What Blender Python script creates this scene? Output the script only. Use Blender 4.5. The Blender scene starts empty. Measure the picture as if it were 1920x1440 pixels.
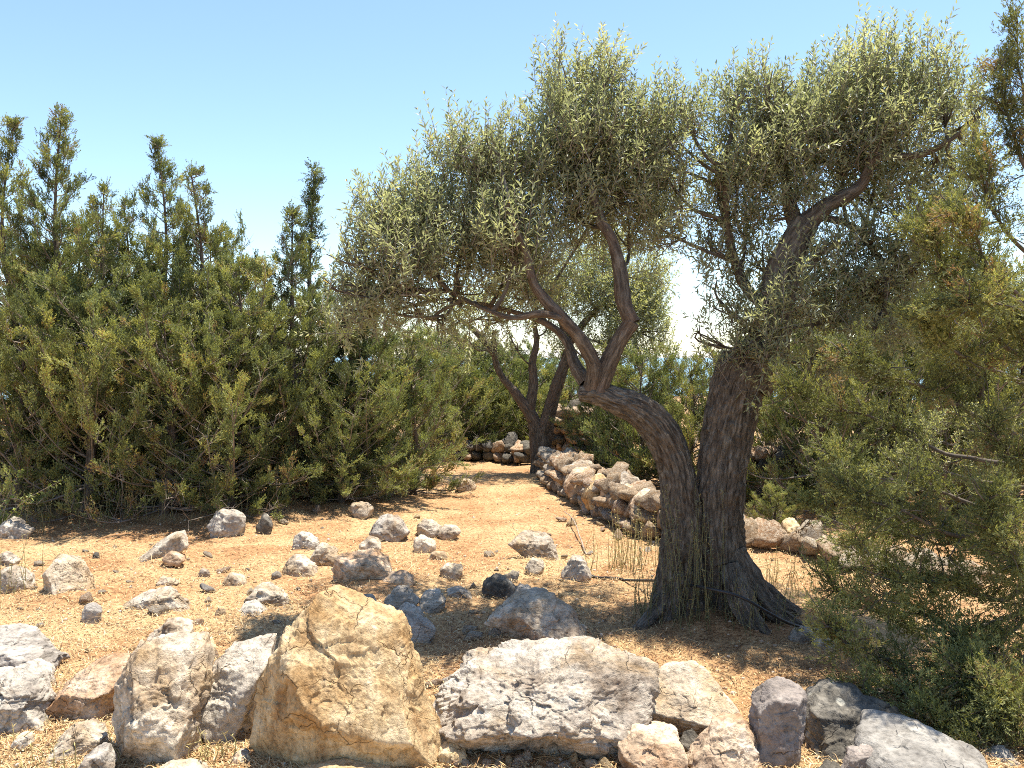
import bpy, math
import numpy as np

# ------------------------------------------------------------------ camera, sky, sun, exposure
scene = bpy.context.scene
COL = scene.collection
FPX, HOR, EYE = 1662.8, 665.0, 1.7          # focal length in px of a 1920 px frame, horizon row, eye height
cam_d = bpy.data.cameras.new("camera"); cam = bpy.data.objects.new("camera", cam_d); COL.objects.link(cam)
cam.location = (0, 0, EYE); cam.rotation_euler = (math.radians(90), 0, 0)
cam_d.sensor_width = 36.0; cam_d.lens = 36.0 * FPX / 1920.0
cam_d.shift_y = -(720 - HOR) / 1920.0
cam_d.clip_start = 0.05; cam_d.clip_end = 90000
scene.camera = cam

SUN_EL, SUN_AZ = math.radians(75), math.radians(52)     # azimuth measured from +Y (into the picture) towards +X
sun_v = np.array([math.cos(SUN_EL) * math.sin(SUN_AZ), math.cos(SUN_EL) * math.cos(SUN_AZ), math.sin(SUN_EL)])
world = bpy.data.worlds.new("World"); scene.world = world; world.use_nodes = True
wn = world.node_tree
sky = wn.nodes.new("ShaderNodeTexSky"); sky.sky_type = 'NISHITA'; sky.sun_disc = False
sky.sun_elevation = SUN_EL; sky.sun_rotation = SUN_AZ
sky.air_density = 1.0; sky.dust_density = 0.25; sky.ozone_density = 3.0; sky.altitude = 50
bg = wn.nodes["Background"]; bg.inputs["Strength"].default_value = 0.100
wn.links.new(sky.outputs[0], bg.inputs["Color"])
sl = bpy.data.lights.new("sun", 'SUN'); sl.energy = 4.1; sl.angle = math.radians(0.53); sl.color = (1.0, 0.94, 0.84)
so = bpy.data.objects.new("sun", sl); COL.objects.link(so)
from mathutils import Vector, Matrix
so.rotation_euler = Vector(sun_v).to_track_quat('Z', 'Y').to_euler()
so.location = (6, 8, 20)
vs = scene.view_settings
vs.view_transform = 'Standard'; vs.look = 'None'; vs.gamma = 1.0; vs.exposure = 1.38; vs.use_curve_mapping = False
try:
    scene.cycles.use_denoising = False
    scene.cycles.max_bounces = 5; scene.cycles.diffuse_bounces = 3; scene.cycles.glossy_bounces = 2
    scene.cycles.transmission_bounces = 4; scene.cycles.pixel_filter_type = 'BLACKMAN_HARRIS'; scene.cycles.filter_width = 1.0
except Exception:
    pass

# ------------------------------------------------------------------ numpy helpers
def X(px, d): return (px - 960.0) / FPX * d
def Z(py, d): return EYE - (py - HOR) / FPX * d
def gd(py): return EYE * FPX / (py - HOR)           # distance of flat ground seen at row py

def _hash(ix, iy, iz, s):
    n = (ix * 374761393 + iy * 668265263 + iz * 1440662683 + s * 974634777) & 0xffffffff
    n = ((n ^ (n >> 13)) * 1274126177) & 0xffffffff
    n = ((n ^ (n >> 15)) * 2246822519) & 0xffffffff
    return ((n ^ (n >> 16)) & 0xffff) / 32767.5 - 1.0
def vnoise(p, s=0):
    f = np.floor(p); i = f.astype(np.int64); t = p - f
    t = t * t * t * (t * (t * 6 - 15) + 10)
    out = 0
    for dx in (0, 1):
        wx = t[:, 0] if dx else 1 - t[:, 0]
        for dy in (0, 1):
            wy = t[:, 1] if dy else 1 - t[:, 1]
            for dz in (0, 1):
                wz = t[:, 2] if dz else 1 - t[:, 2]
                out = out + wx * wy * wz * _hash(i[:, 0] + dx, i[:, 1] + dy, i[:, 2] + dz, s)
    return out
def fbm(p, octv=4, s=0, gain=0.5):
    a, o, q = 1.0, 0, np.asarray(p, float)
    for k in range(octv):
        o = o + a * vnoise(q, s + k * 17); q = q * 2.03 + 11.7; a *= gain
    return o
def ridged(p, octv=3, s=0):
    a, o, q = 1.0, 0, np.asarray(p, float)
    for k in range(octv):
        o = o + a * (1 - 2 * np.abs(vnoise(q, s + k * 13))); q = q * 2.1 + 5.3; a *= 0.5
    return o
def unit(v): return v / np.maximum(np.linalg.norm(v, axis=-1, keepdims=True), 1e-9)

# stones scattered over the clearing, as seen: (x0,y0,x1,y1, kind, label); the soil is banked up a little against each
SC = [
 (735, 1130, 797, 1172, 'grey', "rounded grey rock, upper of the pair behind the golden slab"),
 (757, 1155, 816, 1196, 'blue', "rounded blue grey rock, lower of the pair behind the golden slab"),
 (722, 1102, 786, 1131, 'blue', "low grey rock below the two-tone rock"),
 (785, 1106, 836, 1136, 'blue', "grey rock in olive shade, between the low grey rock and a flat one"),
 (834, 1100, 886, 1121, 'grey', "flat grey rock in dappled shade, last of the row of four"),
 (662, 1114, 708, 1136, 'blue', "grey rock peeping over the peak of the golden slab"),
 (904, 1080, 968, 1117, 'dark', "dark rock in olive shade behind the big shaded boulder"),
 (-20, 1062, 66, 1108, 'white', "pale rock at the left edge beside the egg-shaped boulder"),
 (304, 1034, 346, 1052, 'brown', "small brown rock at the foot of the slanted slab"),
 (280, 1162, 362, 1199, 'white', "low pale rock lying alone in straw above the upright boulder"),
 (464, 1095, 542, 1133, 'white', "bright low rock between the wedge rock and the clustered stones"),
 (154, 1130, 192, 1161, 'grey', "small squarish rock below the egg-shaped boulder"),
 (525, 1040, 596, 1077, 'white', "split pale rock left of the stone cluster"),
 (549, 997, 598, 1027, 'grey', "grey rock topping the stone cluster at the edge of juniper shade"),
 (583, 1019, 638, 1057, 'white', "pale round rock touching the two-tone rock"),
 (674, 1005, 718, 1034, 'white', "round pale rock alone behind the two-tone rock"),
 (692, 968, 768, 1006, 'grey', "broad grey rock half in juniper shade at the bush's right end"),
 (392, 954, 462, 996, 'grey', "large grey rock under the junipers left of the dark trunk"),
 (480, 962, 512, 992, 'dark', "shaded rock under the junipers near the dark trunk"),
 (774, 1004, 818, 1034, 'white', "knobby pale rock in the open middle of the clearing"),
 (804, 1034, 838, 1049, 'white', "small flat pale stone in front of the knobby pale rock"),
 (824, 1056, 868, 1081, 'white', "pale rock at the rim of the olive shadow"),
 (984, 1046, 1022, 1067, 'white', "small pale rock at the foot of the broad flat rock"),
 (1054, 1040, 1106, 1082, 'white', "pale rock beside the dry weeds at the trunk's left"),
 (418, 1075, 462, 1095, 'white', "flat whitish stone in the straw left of the split pale rock"),
 (374, 1066, 394, 1081, 'white', "little round white stone in the straw"),
 (296, 1085, 336, 1097, 'white', "thin white flake in the straw below the slanted slab"),
 (854, 896, 892, 917, 'white', "white rock alone on the far path beside the background olive's shadow"),
 (780, 974, 826, 1002, 'white', "pale rubble heap at the left side of the path, nearer piece"),
 (820, 984, 862, 1003, 'white', "pale rubble heap at the left side of the path, right piece"),
 (-10, 972, 62, 1010, 'grey', "grey rock half hidden by the bramble at the left edge"),
 (-15, 1034, 34, 1056, 'white', "pale rock below the bramble at the left edge"),
 (656, 940, 700, 963, 'white', "white stone showing under the last juniper bush"),
 (1478, 1174, 1530, 1200, 'grey', "grey stone at the right end of the olive roots"),
 (1524, 1190, 1566, 1210, 'white', "low pale stone beyond the olive roots' right end"),
 (404, 1140, 424, 1156, 'white', "little white stone touching the wedge rock"),
 (300, 1080, 312, 1090, 'brown', "dark chip in straw above the thin white flake"),
 (172, 1036, 186, 1050, 'dark', "small black stone in straw right of the egg-shaped boulder"),
 (810, 1272, 884, 1296, 'grey', "flat grey stone behind the left tip of the long pitted boulder"),
 (960, 1096, 1000, 1118, 'grey', "grey stone in shade right of the dark rock"),
 (1756, 918, 1812, 944, 'white', "white rock glimpsed through the near juniper branches"),
]
_extra = [(620, 1034, 778, 1118), (914, 1118, 1096, 1228), (80, 1043, 177, 1134), (244, 997, 352, 1062), (222, 1106, 366, 1156), (422, 1128, 518, 1172), (954, 1003, 1052, 1062)]
MOUND = []
for _b in [c[:4] for c in SC] + _extra:
    _d = gd(_b[3]); MOUND.append(((_b[0] + _b[2]) / 2 / FPX * _d - 960 / FPX * _d, _d + .25 * (_b[2] - _b[0]) / FPX * _d, .62 * (_b[2] - _b[0]) / FPX * _d, .20 * (_b[3] - _b[1]) / FPX * _d))
def terrain(x, y):
    x = np.atleast_1d(np.asarray(x, float)); y = np.atleast_1d(np.asarray(y, float))
    p = np.stack([x, y, np.zeros_like(x)], 1)
    z = 0.03 * fbm(p * 0.9, 3, 3) + 0.012 * fbm(p * 5, 3, 9)
    z += 0.10 * np.exp(-((x - 1.28) ** 2 + (y - 5.6) ** 2) / 0.35)
    z += 0.10 * np.clip((y - 8.4) / 1.2, 0, 1) * np.clip((-x - 1.2) / 1.0, 0, 1)
    for mx, my, mr, ma in MOUND: z += ma * np.exp(-((x - mx) ** 2 + (y - my) ** 2) / (mr * mr))
    r = np.sqrt(x * x + y * y)
    z -= 0.0009 * np.clip(r - 24, 0, 1e9) ** 2
    return np.maximum(z, -75)
def T(x, y): return float(terrain(x, y)[0])

def new_obj(name, me, parent=None, loc=None):
    o = bpy.data.objects.new(name, me); COL.objects.link(o)
    if parent: o.parent = parent
    if loc is not None: o.location = loc
    return o
def tag(o, label=None, cat=None, group=None, kind=None):
    if label: o["label"] = label
    if cat: o["category"] = cat
    if group: o["group"] = group
    if kind: o["kind"] = kind
    return o
def empty(name, loc): 
    o = bpy.data.objects.new(name, None); COL.objects.link(o); o.location = loc; o.empty_display_size = 0.1
    return o
def mesh(name, V, F, mat, smooth=False, attrs=None):
    V = np.ascontiguousarray(V, np.float32); F = np.ascontiguousarray(F, np.int32); k = F.shape[1]
    me = bpy.data.meshes.new(name)
    me.vertices.add(len(V)); me.vertices.foreach_set("co", V.ravel())
    me.loops.add(F.size); me.loops.foreach_set("vertex_index", F.ravel())
    me.polygons.add(len(F)); me.polygons.foreach_set("loop_start", np.arange(0, F.size, k, dtype=np.int32))
    me.polygons.foreach_set("loop_total", np.full(len(F), k, np.int32))
    if smooth: me.polygons.foreach_set("use_smooth", np.ones(len(F), bool))
    for n, (typ, arr) in (attrs or {}).items():
        a = me.attributes.new(n, typ, 'POINT')
        a.data.foreach_set("vector" if typ == 'FLOAT_VECTOR' else "value", np.ascontiguousarray(arr, np.float32).ravel())
    if mat: me.materials.append(mat)
    me.update(); return me
class Acc:
    def __init__(s): s.V, s.F, s.A, s.n = [], [], [], 0
    def add(s, V, F, v=None):
        s.V.append(V); s.F.append(F + s.n); s.n += len(V)
        s.A.append(np.full(len(V), 0.5) if v is None else (np.full(len(V), v) if np.isscalar(v) else v))
    def mesh(s, name, mat, smooth=False):
        return mesh(name, np.concatenate(s.V), np.concatenate(s.F), mat, smooth, {"v": ('FLOAT', np.concatenate(s.A))})

def catmull(P, n):
    P = np.asarray(P, float); m = len(P)
    t = np.linspace(0, m - 1, n); i = np.clip(np.floor(t).astype(int), 0, m - 2); u = (t - i)[:, None]
    g = lambda k: P[np.clip(k, 0, m - 1)]
    p0, p1, p2, p3 = g(i - 1), g(i), g(i + 1), g(i + 2)
    return 0.5 * (2 * p1 + (p2 - p0) * u + (2 * p0 - 5 * p1 + 4 * p2 - p3) * u * u + (3 * p1 - p0 - 3 * p2 + p3) * u ** 3)
def frames(C):
    Tn = unit(np.gradient(C, axis=0)); a = np.array([1., 0, 0]) if abs(Tn[0][0]) < 0.8 else np.array([0, 1., 0])
    N = np.zeros_like(C); N[0] = unit(a - Tn[0] * (a @ Tn[0]))
    for k in range(1, len(C)): v = N[k - 1] - Tn[k] * (N[k - 1] @ Tn[k]); N[k] = v / np.linalg.norm(v)
    return Tn, N, np.cross(Tn, N)
def tube(C, R, k=6, cap=True):
    """plain tube, triangles"""
    C = np.asarray(C, float); R = np.broadcast_to(np.asarray(R, float), (len(C),)); n = len(C)
    Tn, N, B = frames(C); th = np.arange(k) * 2 * math.pi / k
    V = C[:, None] + R[:, None, None] * (np.cos(th)[None, :, None] * N[:, None] + np.sin(th)[None, :, None] * B[:, None])
    V = V.reshape(-1, 3); i, j = np.meshgrid(np.arange(n - 1), np.arange(k), indexing='ij'); j2 = (j + 1) % k
    a, b, c, d = i * k + j, i * k + j2, (i + 1) * k + j2, (i + 1) * k + j
    F = np.concatenate([np.stack([a, b, c], -1).reshape(-1, 3), np.stack([a, c, d], -1).reshape(-1, 3)])
    if cap:
        V = np.concatenate([V, C[:1], C[-1:]]); q = np.arange(k); q2 = (q + 1) % k
        F = np.concatenate([F, np.stack([np.full(k, n * k), q2, q], 1), np.stack([np.full(k, n * k + 1), (n - 1) * k + q, (n - 1) * k + q2], 1)])
    return V, F
def bark_tube(P, R, n, k, seed, bark=0.012, flute=0.10, lump=0.05, flare=None):
    """thick stem with lengthwise bark ridges, flutes and lumps; returns V,F,bark coords"""
    C = catmull(P, n); R = np.interp(np.linspace(0, len(R) - 1, n), np.arange(len(R)), R)
    Tn, N, B = frames(C); s = np.concatenate([[0], np.cumsum(np.linalg.norm(np.diff(C, axis=0), axis=1))])
    th = np.arange(k) * 2 * math.pi / k
    cs, sn = np.cos(th), np.sin(th)
    r0 = R[:, None] * np.ones(k)
    bk = np.stack([r0 * cs, r0 * sn, s[:, None] * np.ones(k)], -1).reshape(-1, 3)
    fl = flute * fbm(np.stack([np.tile(cs * 1.6, n), np.tile(sn * 1.6, n), np.repeat(s * 0.9, k)], 1), 3, seed)
    lm = lump * fbm(bk * np.array([7, 7, 5.]), 3, seed + 5)
    rg = ridged(bk * np.array([52, 52, 9.]) + 0.5 * fbm(bk * 9, 2, seed + 8)[:, None], 3, seed + 9)
    rr = r0.reshape(-1) * (1 + fl + lm) + bark * 0.75 * rg * np.clip(r0.reshape(-1) / 0.12, 0.25, 1)
    if flare is not None: rr = rr * flare(np.tile(th, n), np.repeat(s, k))
    V = C.repeat(k, 0) + rr[:, None] * (np.tile(cs, n)[:, None] * N.repeat(k, 0) + np.tile(sn, n)[:, None] * B.repeat(k, 0))
    i, j = np.meshgrid(np.arange(n - 1), np.arange(k), indexing='ij'); j2 = (j + 1) % k
    a, b, c, d = i * k + j, i * k + j2, (i + 1) * k + j2, (i + 1) * k + j
    F = np.concatenate([np.stack([a, b, c], -1).reshape(-1, 3), np.stack([a, c, d], -1).reshape(-1, 3)])
    top = len(V); tip = C[-1] + Tn[-1] * R[-1] * 0.25
    V = np.concatenate([V, tip[None]]); q = np.arange(k)
    F = np.concatenate([F, np.stack([np.full(k, top), (n - 1) * k + q, (n - 1) * k + (q + 1) % k], 1)])
    bk = np.concatenate([bk, [[0, 0, s[-1]]]])
    return V, F, bk
def join_tubes(parts):
    V, F, B, n = [], [], [], 0
    for v, f, b in parts: V.append(v); F.append(f + n); B.append(b); n += len(v)
    return np.concatenate(V), np.concatenate(F), np.concatenate(B)

# ------------------------------------------------------------------ materials
def nmat(name):
    m = bpy.data.materials.new(name); m.use_nodes = True; nt = m.node_tree; nt.nodes.clear()
    out = nt.nodes.new("ShaderNodeOutputMaterial"); return m, nt, out
def nd(nt, t, **kw):
    n = nt.nodes.new("ShaderNode" + t)
    for k, v in kw.items():
        if k.startswith("_"): setattr(n, k[1:], v)
        else:
            k = k.replace("__", " ")
            s = n.inputs[int(k[1:])] if (k[0] == "i" and k[1:].isdigit()) else n.inputs[k]
            if isinstance(v, bpy.types.NodeSocket): nt.links.new(v, s)
            else: s.default_value = v
    return n
def ramp(nt, fac, stops, interp='LINEAR'):
    r = nt.nodes.new("ShaderNodeValToRGB"); r.color_ramp.interpolation = interp; e = r.color_ramp.elements
    while len(e) < len(stops): e.new(0.5)
    for el, (p, c) in zip(e, stops): el.position = p; el.color = (*c, 1) if len(c) == 3 else c
    nt.links.new(fac, r.inputs[0]); return r.outputs[0]
def g1(v): return (v, v, v)
def mix(nt, f, a, b, bt='MIX'):
    n = nt.nodes.new("ShaderNodeMix"); n.data_type = 'RGBA'; n.blend_type = bt
    for s, v in ((n.inputs[0], f), (n.inputs[6], a), (n.inputs[7], b)):
        if isinstance(v, bpy.types.NodeSocket): nt.links.new(v, s)
        else: s.default_value = v if np.isscalar(v) else (*v, 1)
    return n.outputs[2]
def mth(nt, op, a, b=0.0, c=None):
    n = nt.nodes.new("ShaderNodeMath"); n.operation = op
    for s, v in zip(n.inputs, (a, b, c)):
        if v is None: continue
        if isinstance(v, bpy.types.NodeSocket): nt.links.new(v, s)
        else: s.default_value = v
    return n.outputs[0]
def vmul(nt, vec, s):
    n = nt.nodes.new("ShaderNodeVectorMath"); n.operation = 'MULTIPLY'; nt.links.new(vec, n.inputs[0]); n.inputs[1].default_value = s
    return n.outputs[0]

def rock_mat(name, pale, mid, dark, stain, stain_amt, dark_amt=0.4, pit=0.5, streak=(1, 1, 1), lichen=None):
    m, nt, out = nmat(name)
    tc = nd(nt, "TexCoord"); oi = nd(nt, "ObjectInfo")
    off = nd(nt, "VectorMath", _operation='ADD', i0=tc.outputs["Object"]); 
    rv = nd(nt, "CombineXYZ", X=mth(nt, 'MULTIPLY', oi.outputs["Random"], 37.0), Y=mth(nt, 'MULTIPLY', oi.outputs["Random"], 91.0), Z=mth(nt, 'MULTIPLY', oi.outputs["Random"], 13.0))
    nt.links.new(rv.outputs[0], off.inputs[1]); co = off.outputs[0]
    cs = vmul(nt, co, streak)
    n1 = nd(nt, "TexNoise", Vector=cs, Scale=5.0, Detail=9.0, Roughness=0.66, Distortion=0.0).outputs["Fac"]
    n2 = nd(nt, "TexNoise", Vector=co, Scale=2.6, Detail=5.0, Roughness=0.6, Distortion=0.8).outputs["Fac"]
    n3 = nd(nt, "TexNoise", Vector=cs, Scale=34.0, Detail=6.0, Roughness=0.7).outputs["Fac"]
    n4 = nd(nt, "TexNoise", Vector=co, Scale=11.0, Detail=7.0, Roughness=0.72, Distortion=0.25).outputs["Fac"]
    base = ramp(nt, n1, [(0.34, dark), (0.5, mid), (0.62, pale)])
    st = ramp(nt, n2, [(0.60 - 0.30 * stain_amt, g1(0)), (0.78 - 0.26 * stain_amt, g1(1))])
    stn = mix(nt, mth(nt, 'MULTIPLY', st, 0.8), base, mix(nt, n4, stain, tuple(0.55 * c for c in stain)))
    pt = ramp(nt, n4, [(0.30, g1(1)), (0.43, g1(0))])
    c = mix(nt, mth(nt, 'MULTIPLY', pt, dark_amt), stn, dark)
    spk = ramp(nt, n3, [(0.36, g1(0.62)), (0.5, g1(1.0)), (0.66, g1(1.18))])
    c = mix(nt, 1.0, c, spk, 'MULTIPLY')
    if lichen:
        v = nd(nt, "TexVoronoi", Vector=co, Scale=9.0, Randomness=1.0).outputs["Distance"]
        lf = ramp(nt, mth(nt, 'ADD', v, mth(nt, 'MULTIPLY', n4, 0.35)), [(0.30, g1(1)), (0.36, g1(0))])
        c = mix(nt, mth(nt, 'MULTIPLY', lf, 0.7), c, lichen)
    wv = nd(nt, "VectorMath", _operation='ADD', i0=co); nt.links.new(vmul(nt, nd(nt, "TexNoise", Vector=co, Scale=6.0, Detail=4.0).outputs["Color"], (.22, .22, .22)), wv.inputs[1])
    cr = nd(nt, "TexVoronoi", _feature='DISTANCE_TO_EDGE', Vector=vmul(nt, wv.outputs[0], (1.0, 1.0, 1.7)), Scale=3.4).outputs["Distance"]
    crack = mth(nt, 'MULTIPLY', ramp(nt, cr, [(0.0, g1(1)), (0.012, g1(0))]), ramp(nt, n2, [(.52, g1(0)), (.60, g1(1))]))
    c = mix(nt, mth(nt, 'MULTIPLY', crack, .35), c, dark)
    hv = nd(nt, "ObjectInfo").outputs["Random"]
    c = mix(nt, 1.0, c, ramp(nt, hv, [(0, (0.86, 0.86, 0.88)), (0.5, (1, 0.98, 0.95)), (1, (1.08, 1.04, 0.98))]), 'MULTIPLY')
    h = mth(nt, 'ADD', mth(nt, 'MULTIPLY', n1, 0.5), mth(nt, 'MULTIPLY', n3, 0.22))
    h = mth(nt, 'ADD', h, mth(nt, 'MULTIPLY', ramp(nt, n4, [(0.3, g1(0)), (0.55, g1(1))]), pit * 0.5))
    h = mth(nt, 'SUBTRACT', h, mth(nt, 'MULTIPLY', crack, .5))
    b = nd(nt, "Bump", Strength=0.9, Distance=0.03, Height=h)
    p = nd(nt, "BsdfPrincipled", Base__Color=c, Roughness=0.9, Normal=b.outputs[0]); p.inputs["Specular IOR Level"].default_value = 0.15
    nt.links.new(p.outputs[0], out.inputs[0]); return m

ROCK = {
    'gold': rock_mat("golden_limestone", (0.67, 0.54, 0.345), (0.56, 0.415, 0.23), (0.33, 0.205, 0.10), (0.45, 0.25, 0.09), 0.28, 0.45, 0.5, (1.6, 1.6, 0.9)),
    'white': rock_mat("pale_limestone", (0.63, 0.56, 0.45), (0.51, 0.435, 0.335), (0.24, 0.18, 0.125), (0.53, 0.355, 0.175), 0.38, 0.55, 0.8),
    'grey': rock_mat("grey_limestone", (0.55, 0.50, 0.42), (0.43, 0.385, 0.32), (0.23, 0.195, 0.16), (0.42, 0.28, 0.15), 0.18, 0.35, 0.6),
    'blue': rock_mat("blue_grey_schist", (0.50, 0.45, 0.375), (0.39, 0.345, 0.285), (0.23, 0.20, 0.16), (0.36, 0.30, 0.24), 0.05, 0.3, 0.35, (0.8, 0.8, 3.2)),
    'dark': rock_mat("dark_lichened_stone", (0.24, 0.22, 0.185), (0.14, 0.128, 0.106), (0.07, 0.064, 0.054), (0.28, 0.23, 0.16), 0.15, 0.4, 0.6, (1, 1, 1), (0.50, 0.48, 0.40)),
    'slate': rock_mat("slate_grey_stone", (0.34, 0.325, 0.295), (0.25, 0.237, 0.215), (0.145, 0.135, 0.122), (0.30, 0.25, 0.20), 0.05, 0.3, 0.35, (0.8, 0.8, 3.2)),
    'purple': rock_mat("purple_grey_stone", (0.35, 0.31, 0.275), (0.26, 0.225, 0.20), (0.16, 0.138, 0.12), (0.36, 0.24, 0.17), 0.15, 0.3, 0.4),
    'brown': rock_mat("brown_stained_stone", (0.66, 0.56, 0.44), (0.52, 0.40, 0.28), (0.26, 0.17, 0.11), (0.44, 0.22, 0.09), 0.5, 0.45, 0.6),
    'red': rock_mat("rusty_wall_stone", (0.52, 0.43, 0.32), (0.40, 0.31, 0.215), (0.22, 0.16, 0.11), (0.42, 0.25, 0.12), 0.42, 0.4, 0.6),
}

def ground_mat():
    m, nt, out = nmat("orange_soil_and_straw")
    co = nd(nt, "TexCoord").outputs["Object"]
    n1 = nd(nt, "TexNoise", Vector=co, Scale=1.1, Detail=5.0, Roughness=0.6, Distortion=0.6).outputs["Fac"]
    n2 = nd(nt, "TexNoise", Vector=co, Scale=14.0, Detail=8.0, Roughness=0.72).outputs["Fac"]
    n3 = nd(nt, "TexNoise", Vector=vmul(nt, co, (60, 150, 90)), Scale=1.0, Detail=4.0, Roughness=0.7, Distortion=2.0).outputs["Fac"]
    n4 = nd(nt, "TexNoise", Vector=co, Scale=42.0, Detail=4.0, Roughness=0.7).outputs["Fac"]
    soil = ramp(nt, n2, [(0.3, (0.17, 0.075, 0.034)), (0.5, (0.345, 0.175, 0.080)), (0.7, (0.48, 0.29, 0.145))])
    straw = ramp(nt, n3, [(0.32, (0.25, 0.145, 0.070)), (0.5, (0.49, 0.335, 0.172)), (0.68, (0.62, 0.475, 0.275))])
    c = mix(nt, ramp(nt, n1, [(0.41, g1(0.2)), (0.60, g1(0.95))]), soil, straw)
    c = mix(nt, 1.0, c, ramp(nt, n4, [(0.36, (0.50, 0.42, 0.36)), (0.5, (1, 1, 1)), (0.64, (1.25, 1.25, 1.2))]), 'MULTIPLY')
    h = mth(nt, 'ADD', mth(nt, 'MULTIPLY', n2, 0.4), mth(nt, 'MULTIPLY', n4, 0.6))
    b = nd(nt, "Bump", Strength=1.0, Distance=0.03, Height=h)
    p = nd(nt, "BsdfPrincipled", Base__Color=c, Roughness=0.95, Normal=b.outputs[0]); p.inputs["Specular IOR Level"].default_value = 0.1
    nt.links.new(p.outputs[0], out.inputs[0]); return m
def ramp_mat(name, stops, rough=0.8, transl=0.0, back=None, spec=0.2, tcol=None, tree_var=False):
    m, nt, out = nmat(name)
    a = nd(nt, "Attribute", _attribute_name="v").outputs["Fac"]
    c = mix(nt, 1.0, ramp(nt, a, stops), ramp(nt, nd(nt, "ObjectInfo").outputs["Random"], [(0, (0.82, 0.88, 0.9)), (1, (1.12, 1.08, 1.0))]), 'MULTIPLY') if tree_var else ramp(nt, a, stops)
    if back:
        geo = nd(nt, "NewGeometry")
        c2 = ramp(nt, a, back); cc = mix(nt, geo.outputs["Backfacing"], c, c2)
    else: cc = c
    p = nd(nt, "BsdfPrincipled", Base__Color=cc, Roughness=rough); p.inputs["Specular IOR Level"].default_value = spec
    if transl:
        t = nd(nt, "BsdfTranslucent", Color=mix(nt, 1.0, c, tcol or (1.35, 1.3, 0.6), 'MULTIPLY'))
        mx = nd(nt, "MixShader", i0=transl, i1=p.outputs[0], i2=t.outputs[0]); nt.links.new(mx.outputs[0], out.inputs[0])
    else: nt.links.new(p.outputs[0], out.inputs[0])
    return m
def bark_mat(name, dark, mid, pale, red):
    m, nt, out = nmat(name)
    a = nd(nt, "Attribute", _attribute_name="bk").outputs["Vector"]
    n1 = nd(nt, "TexNoise", Vector=vmul(nt, a, (62, 62, 10)), Scale=1.0, Detail=7.0, Roughness=0.72, Distortion=0.5).outputs["Fac"]
    n2 = nd(nt, "TexNoise", Vector=vmul(nt, a, (7, 7, 4)), Scale=1.0, Detail=5.0, Roughness=0.65).outputs["Fac"]
    n3 = nd(nt, "TexNoise", Vector=vmul(nt, a, (120, 120, 30)), Scale=1.0, Detail=3.0).outputs["Fac"]
    c = ramp(nt, n1, [(0.36, dark), (0.5, mid), (0.66, pale)])
    c = mix(nt, ramp(nt, n2, [(0.45, g1(0)), (0.7, g1(0.6))]), c, mix(nt, n1, dark, red))
    h = mth(nt, 'ADD', mth(nt, 'MULTIPLY', n1, 0.7), mth(nt, 'MULTIPLY', n3, 0.3))
    b = nd(nt, "Bump", Strength=1.0, Distance=0.02, Height=h)
    p = nd(nt, "BsdfPrincipled", Base__Color=c, Roughness=0.92, Normal=b.outputs[0]); p.inputs["Specular IOR Level"].default_value = 0.100
    nt.links.new(p.outputs[0], out.inputs[0]); return m
def plain(name, col, rough=0.8, var=0.25, sc=20.0):
    m, nt, out = nmat(name); co = nd(nt, "TexCoord").outputs["Object"]
    n = nd(nt, "TexNoise", Vector=co, Scale=sc, Detail=4.0).outputs["Fac"]
    c = ramp(nt, n, [(0.3, tuple(x * (1 - var) for x in col)), (0.7, tuple(x * (1 + var) for x in col))])
    p = nd(nt, "BsdfPrincipled", Base__Color=c, Roughness=rough); nt.links.new(p.outputs[0], out.inputs[0]); return m

M_ground = ground_mat()
M_bark = bark_mat("olive_bark", (0.045, 0.037, 0.029), (0.138, 0.113, 0.086), (0.285, 0.243, 0.19), (0.15, 0.092, 0.055))
M_bark2 = bark_mat("olive_bark_young", (0.055, 0.043, 0.033), (0.135, 0.106, 0.078), (0.25, 0.21, 0.165), (0.28, 0.15, 0.09))
M_twig = plain("grey_brown_twig", (0.22, 0.175, 0.135), 0.9, 0.4, 12)
M_twig2 = plain("dark_olive_twig", (0.115, 0.092, 0.070), 0.9, 0.4, 12)
M_deadtwig = plain("pale_dead_twig", (0.30, 0.24, 0.18), 0.9, 0.35, 12)
M_olive = ramp_mat("olive_leaf", [(0.0, (0.19, 0.21, 0.115)), (0.4, (0.30, 0.318, 0.175)), (0.75, (0.415, 0.42, 0.23)), (0.96, (0.48, 0.465, 0.24)), (1.0, (0.48, 0.31, 0.05))],
                   0.38, 0.52, [(0.0, (0.34, 0.36, 0.26)), (1.0, (0.52, 0.53, 0.39))], 0.5, (1.15, 1.18, 0.8))
M_olive2 = ramp_mat("silver_olive_leaf", [(0.0, (0.20, 0.225, 0.135)), (0.5, (0.31, 0.33, 0.20)), (1.0, (0.43, 0.44, 0.27))],
                    0.40, 0.55, [(0.0, (0.26, 0.27, 0.19)), (1.0, (0.40, 0.40, 0.28))], 0.45)
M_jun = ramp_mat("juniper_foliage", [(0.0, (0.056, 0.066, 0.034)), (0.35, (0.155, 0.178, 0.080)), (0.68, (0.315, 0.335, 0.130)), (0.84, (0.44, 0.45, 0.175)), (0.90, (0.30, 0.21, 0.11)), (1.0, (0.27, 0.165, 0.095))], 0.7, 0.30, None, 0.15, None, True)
M_jun2 = ramp_mat("near_juniper_foliage", [(0.0, (0.070, 0.080, 0.040)), (0.4, (0.180, 0.198, 0.082)), (0.68, (0.34, 0.35, 0.135)), (0.82, (0.30, 0.225, 0.12)), (1.0, (0.27, 0.165, 0.10))], 0.65, 0.34, None, 0.2)
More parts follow.
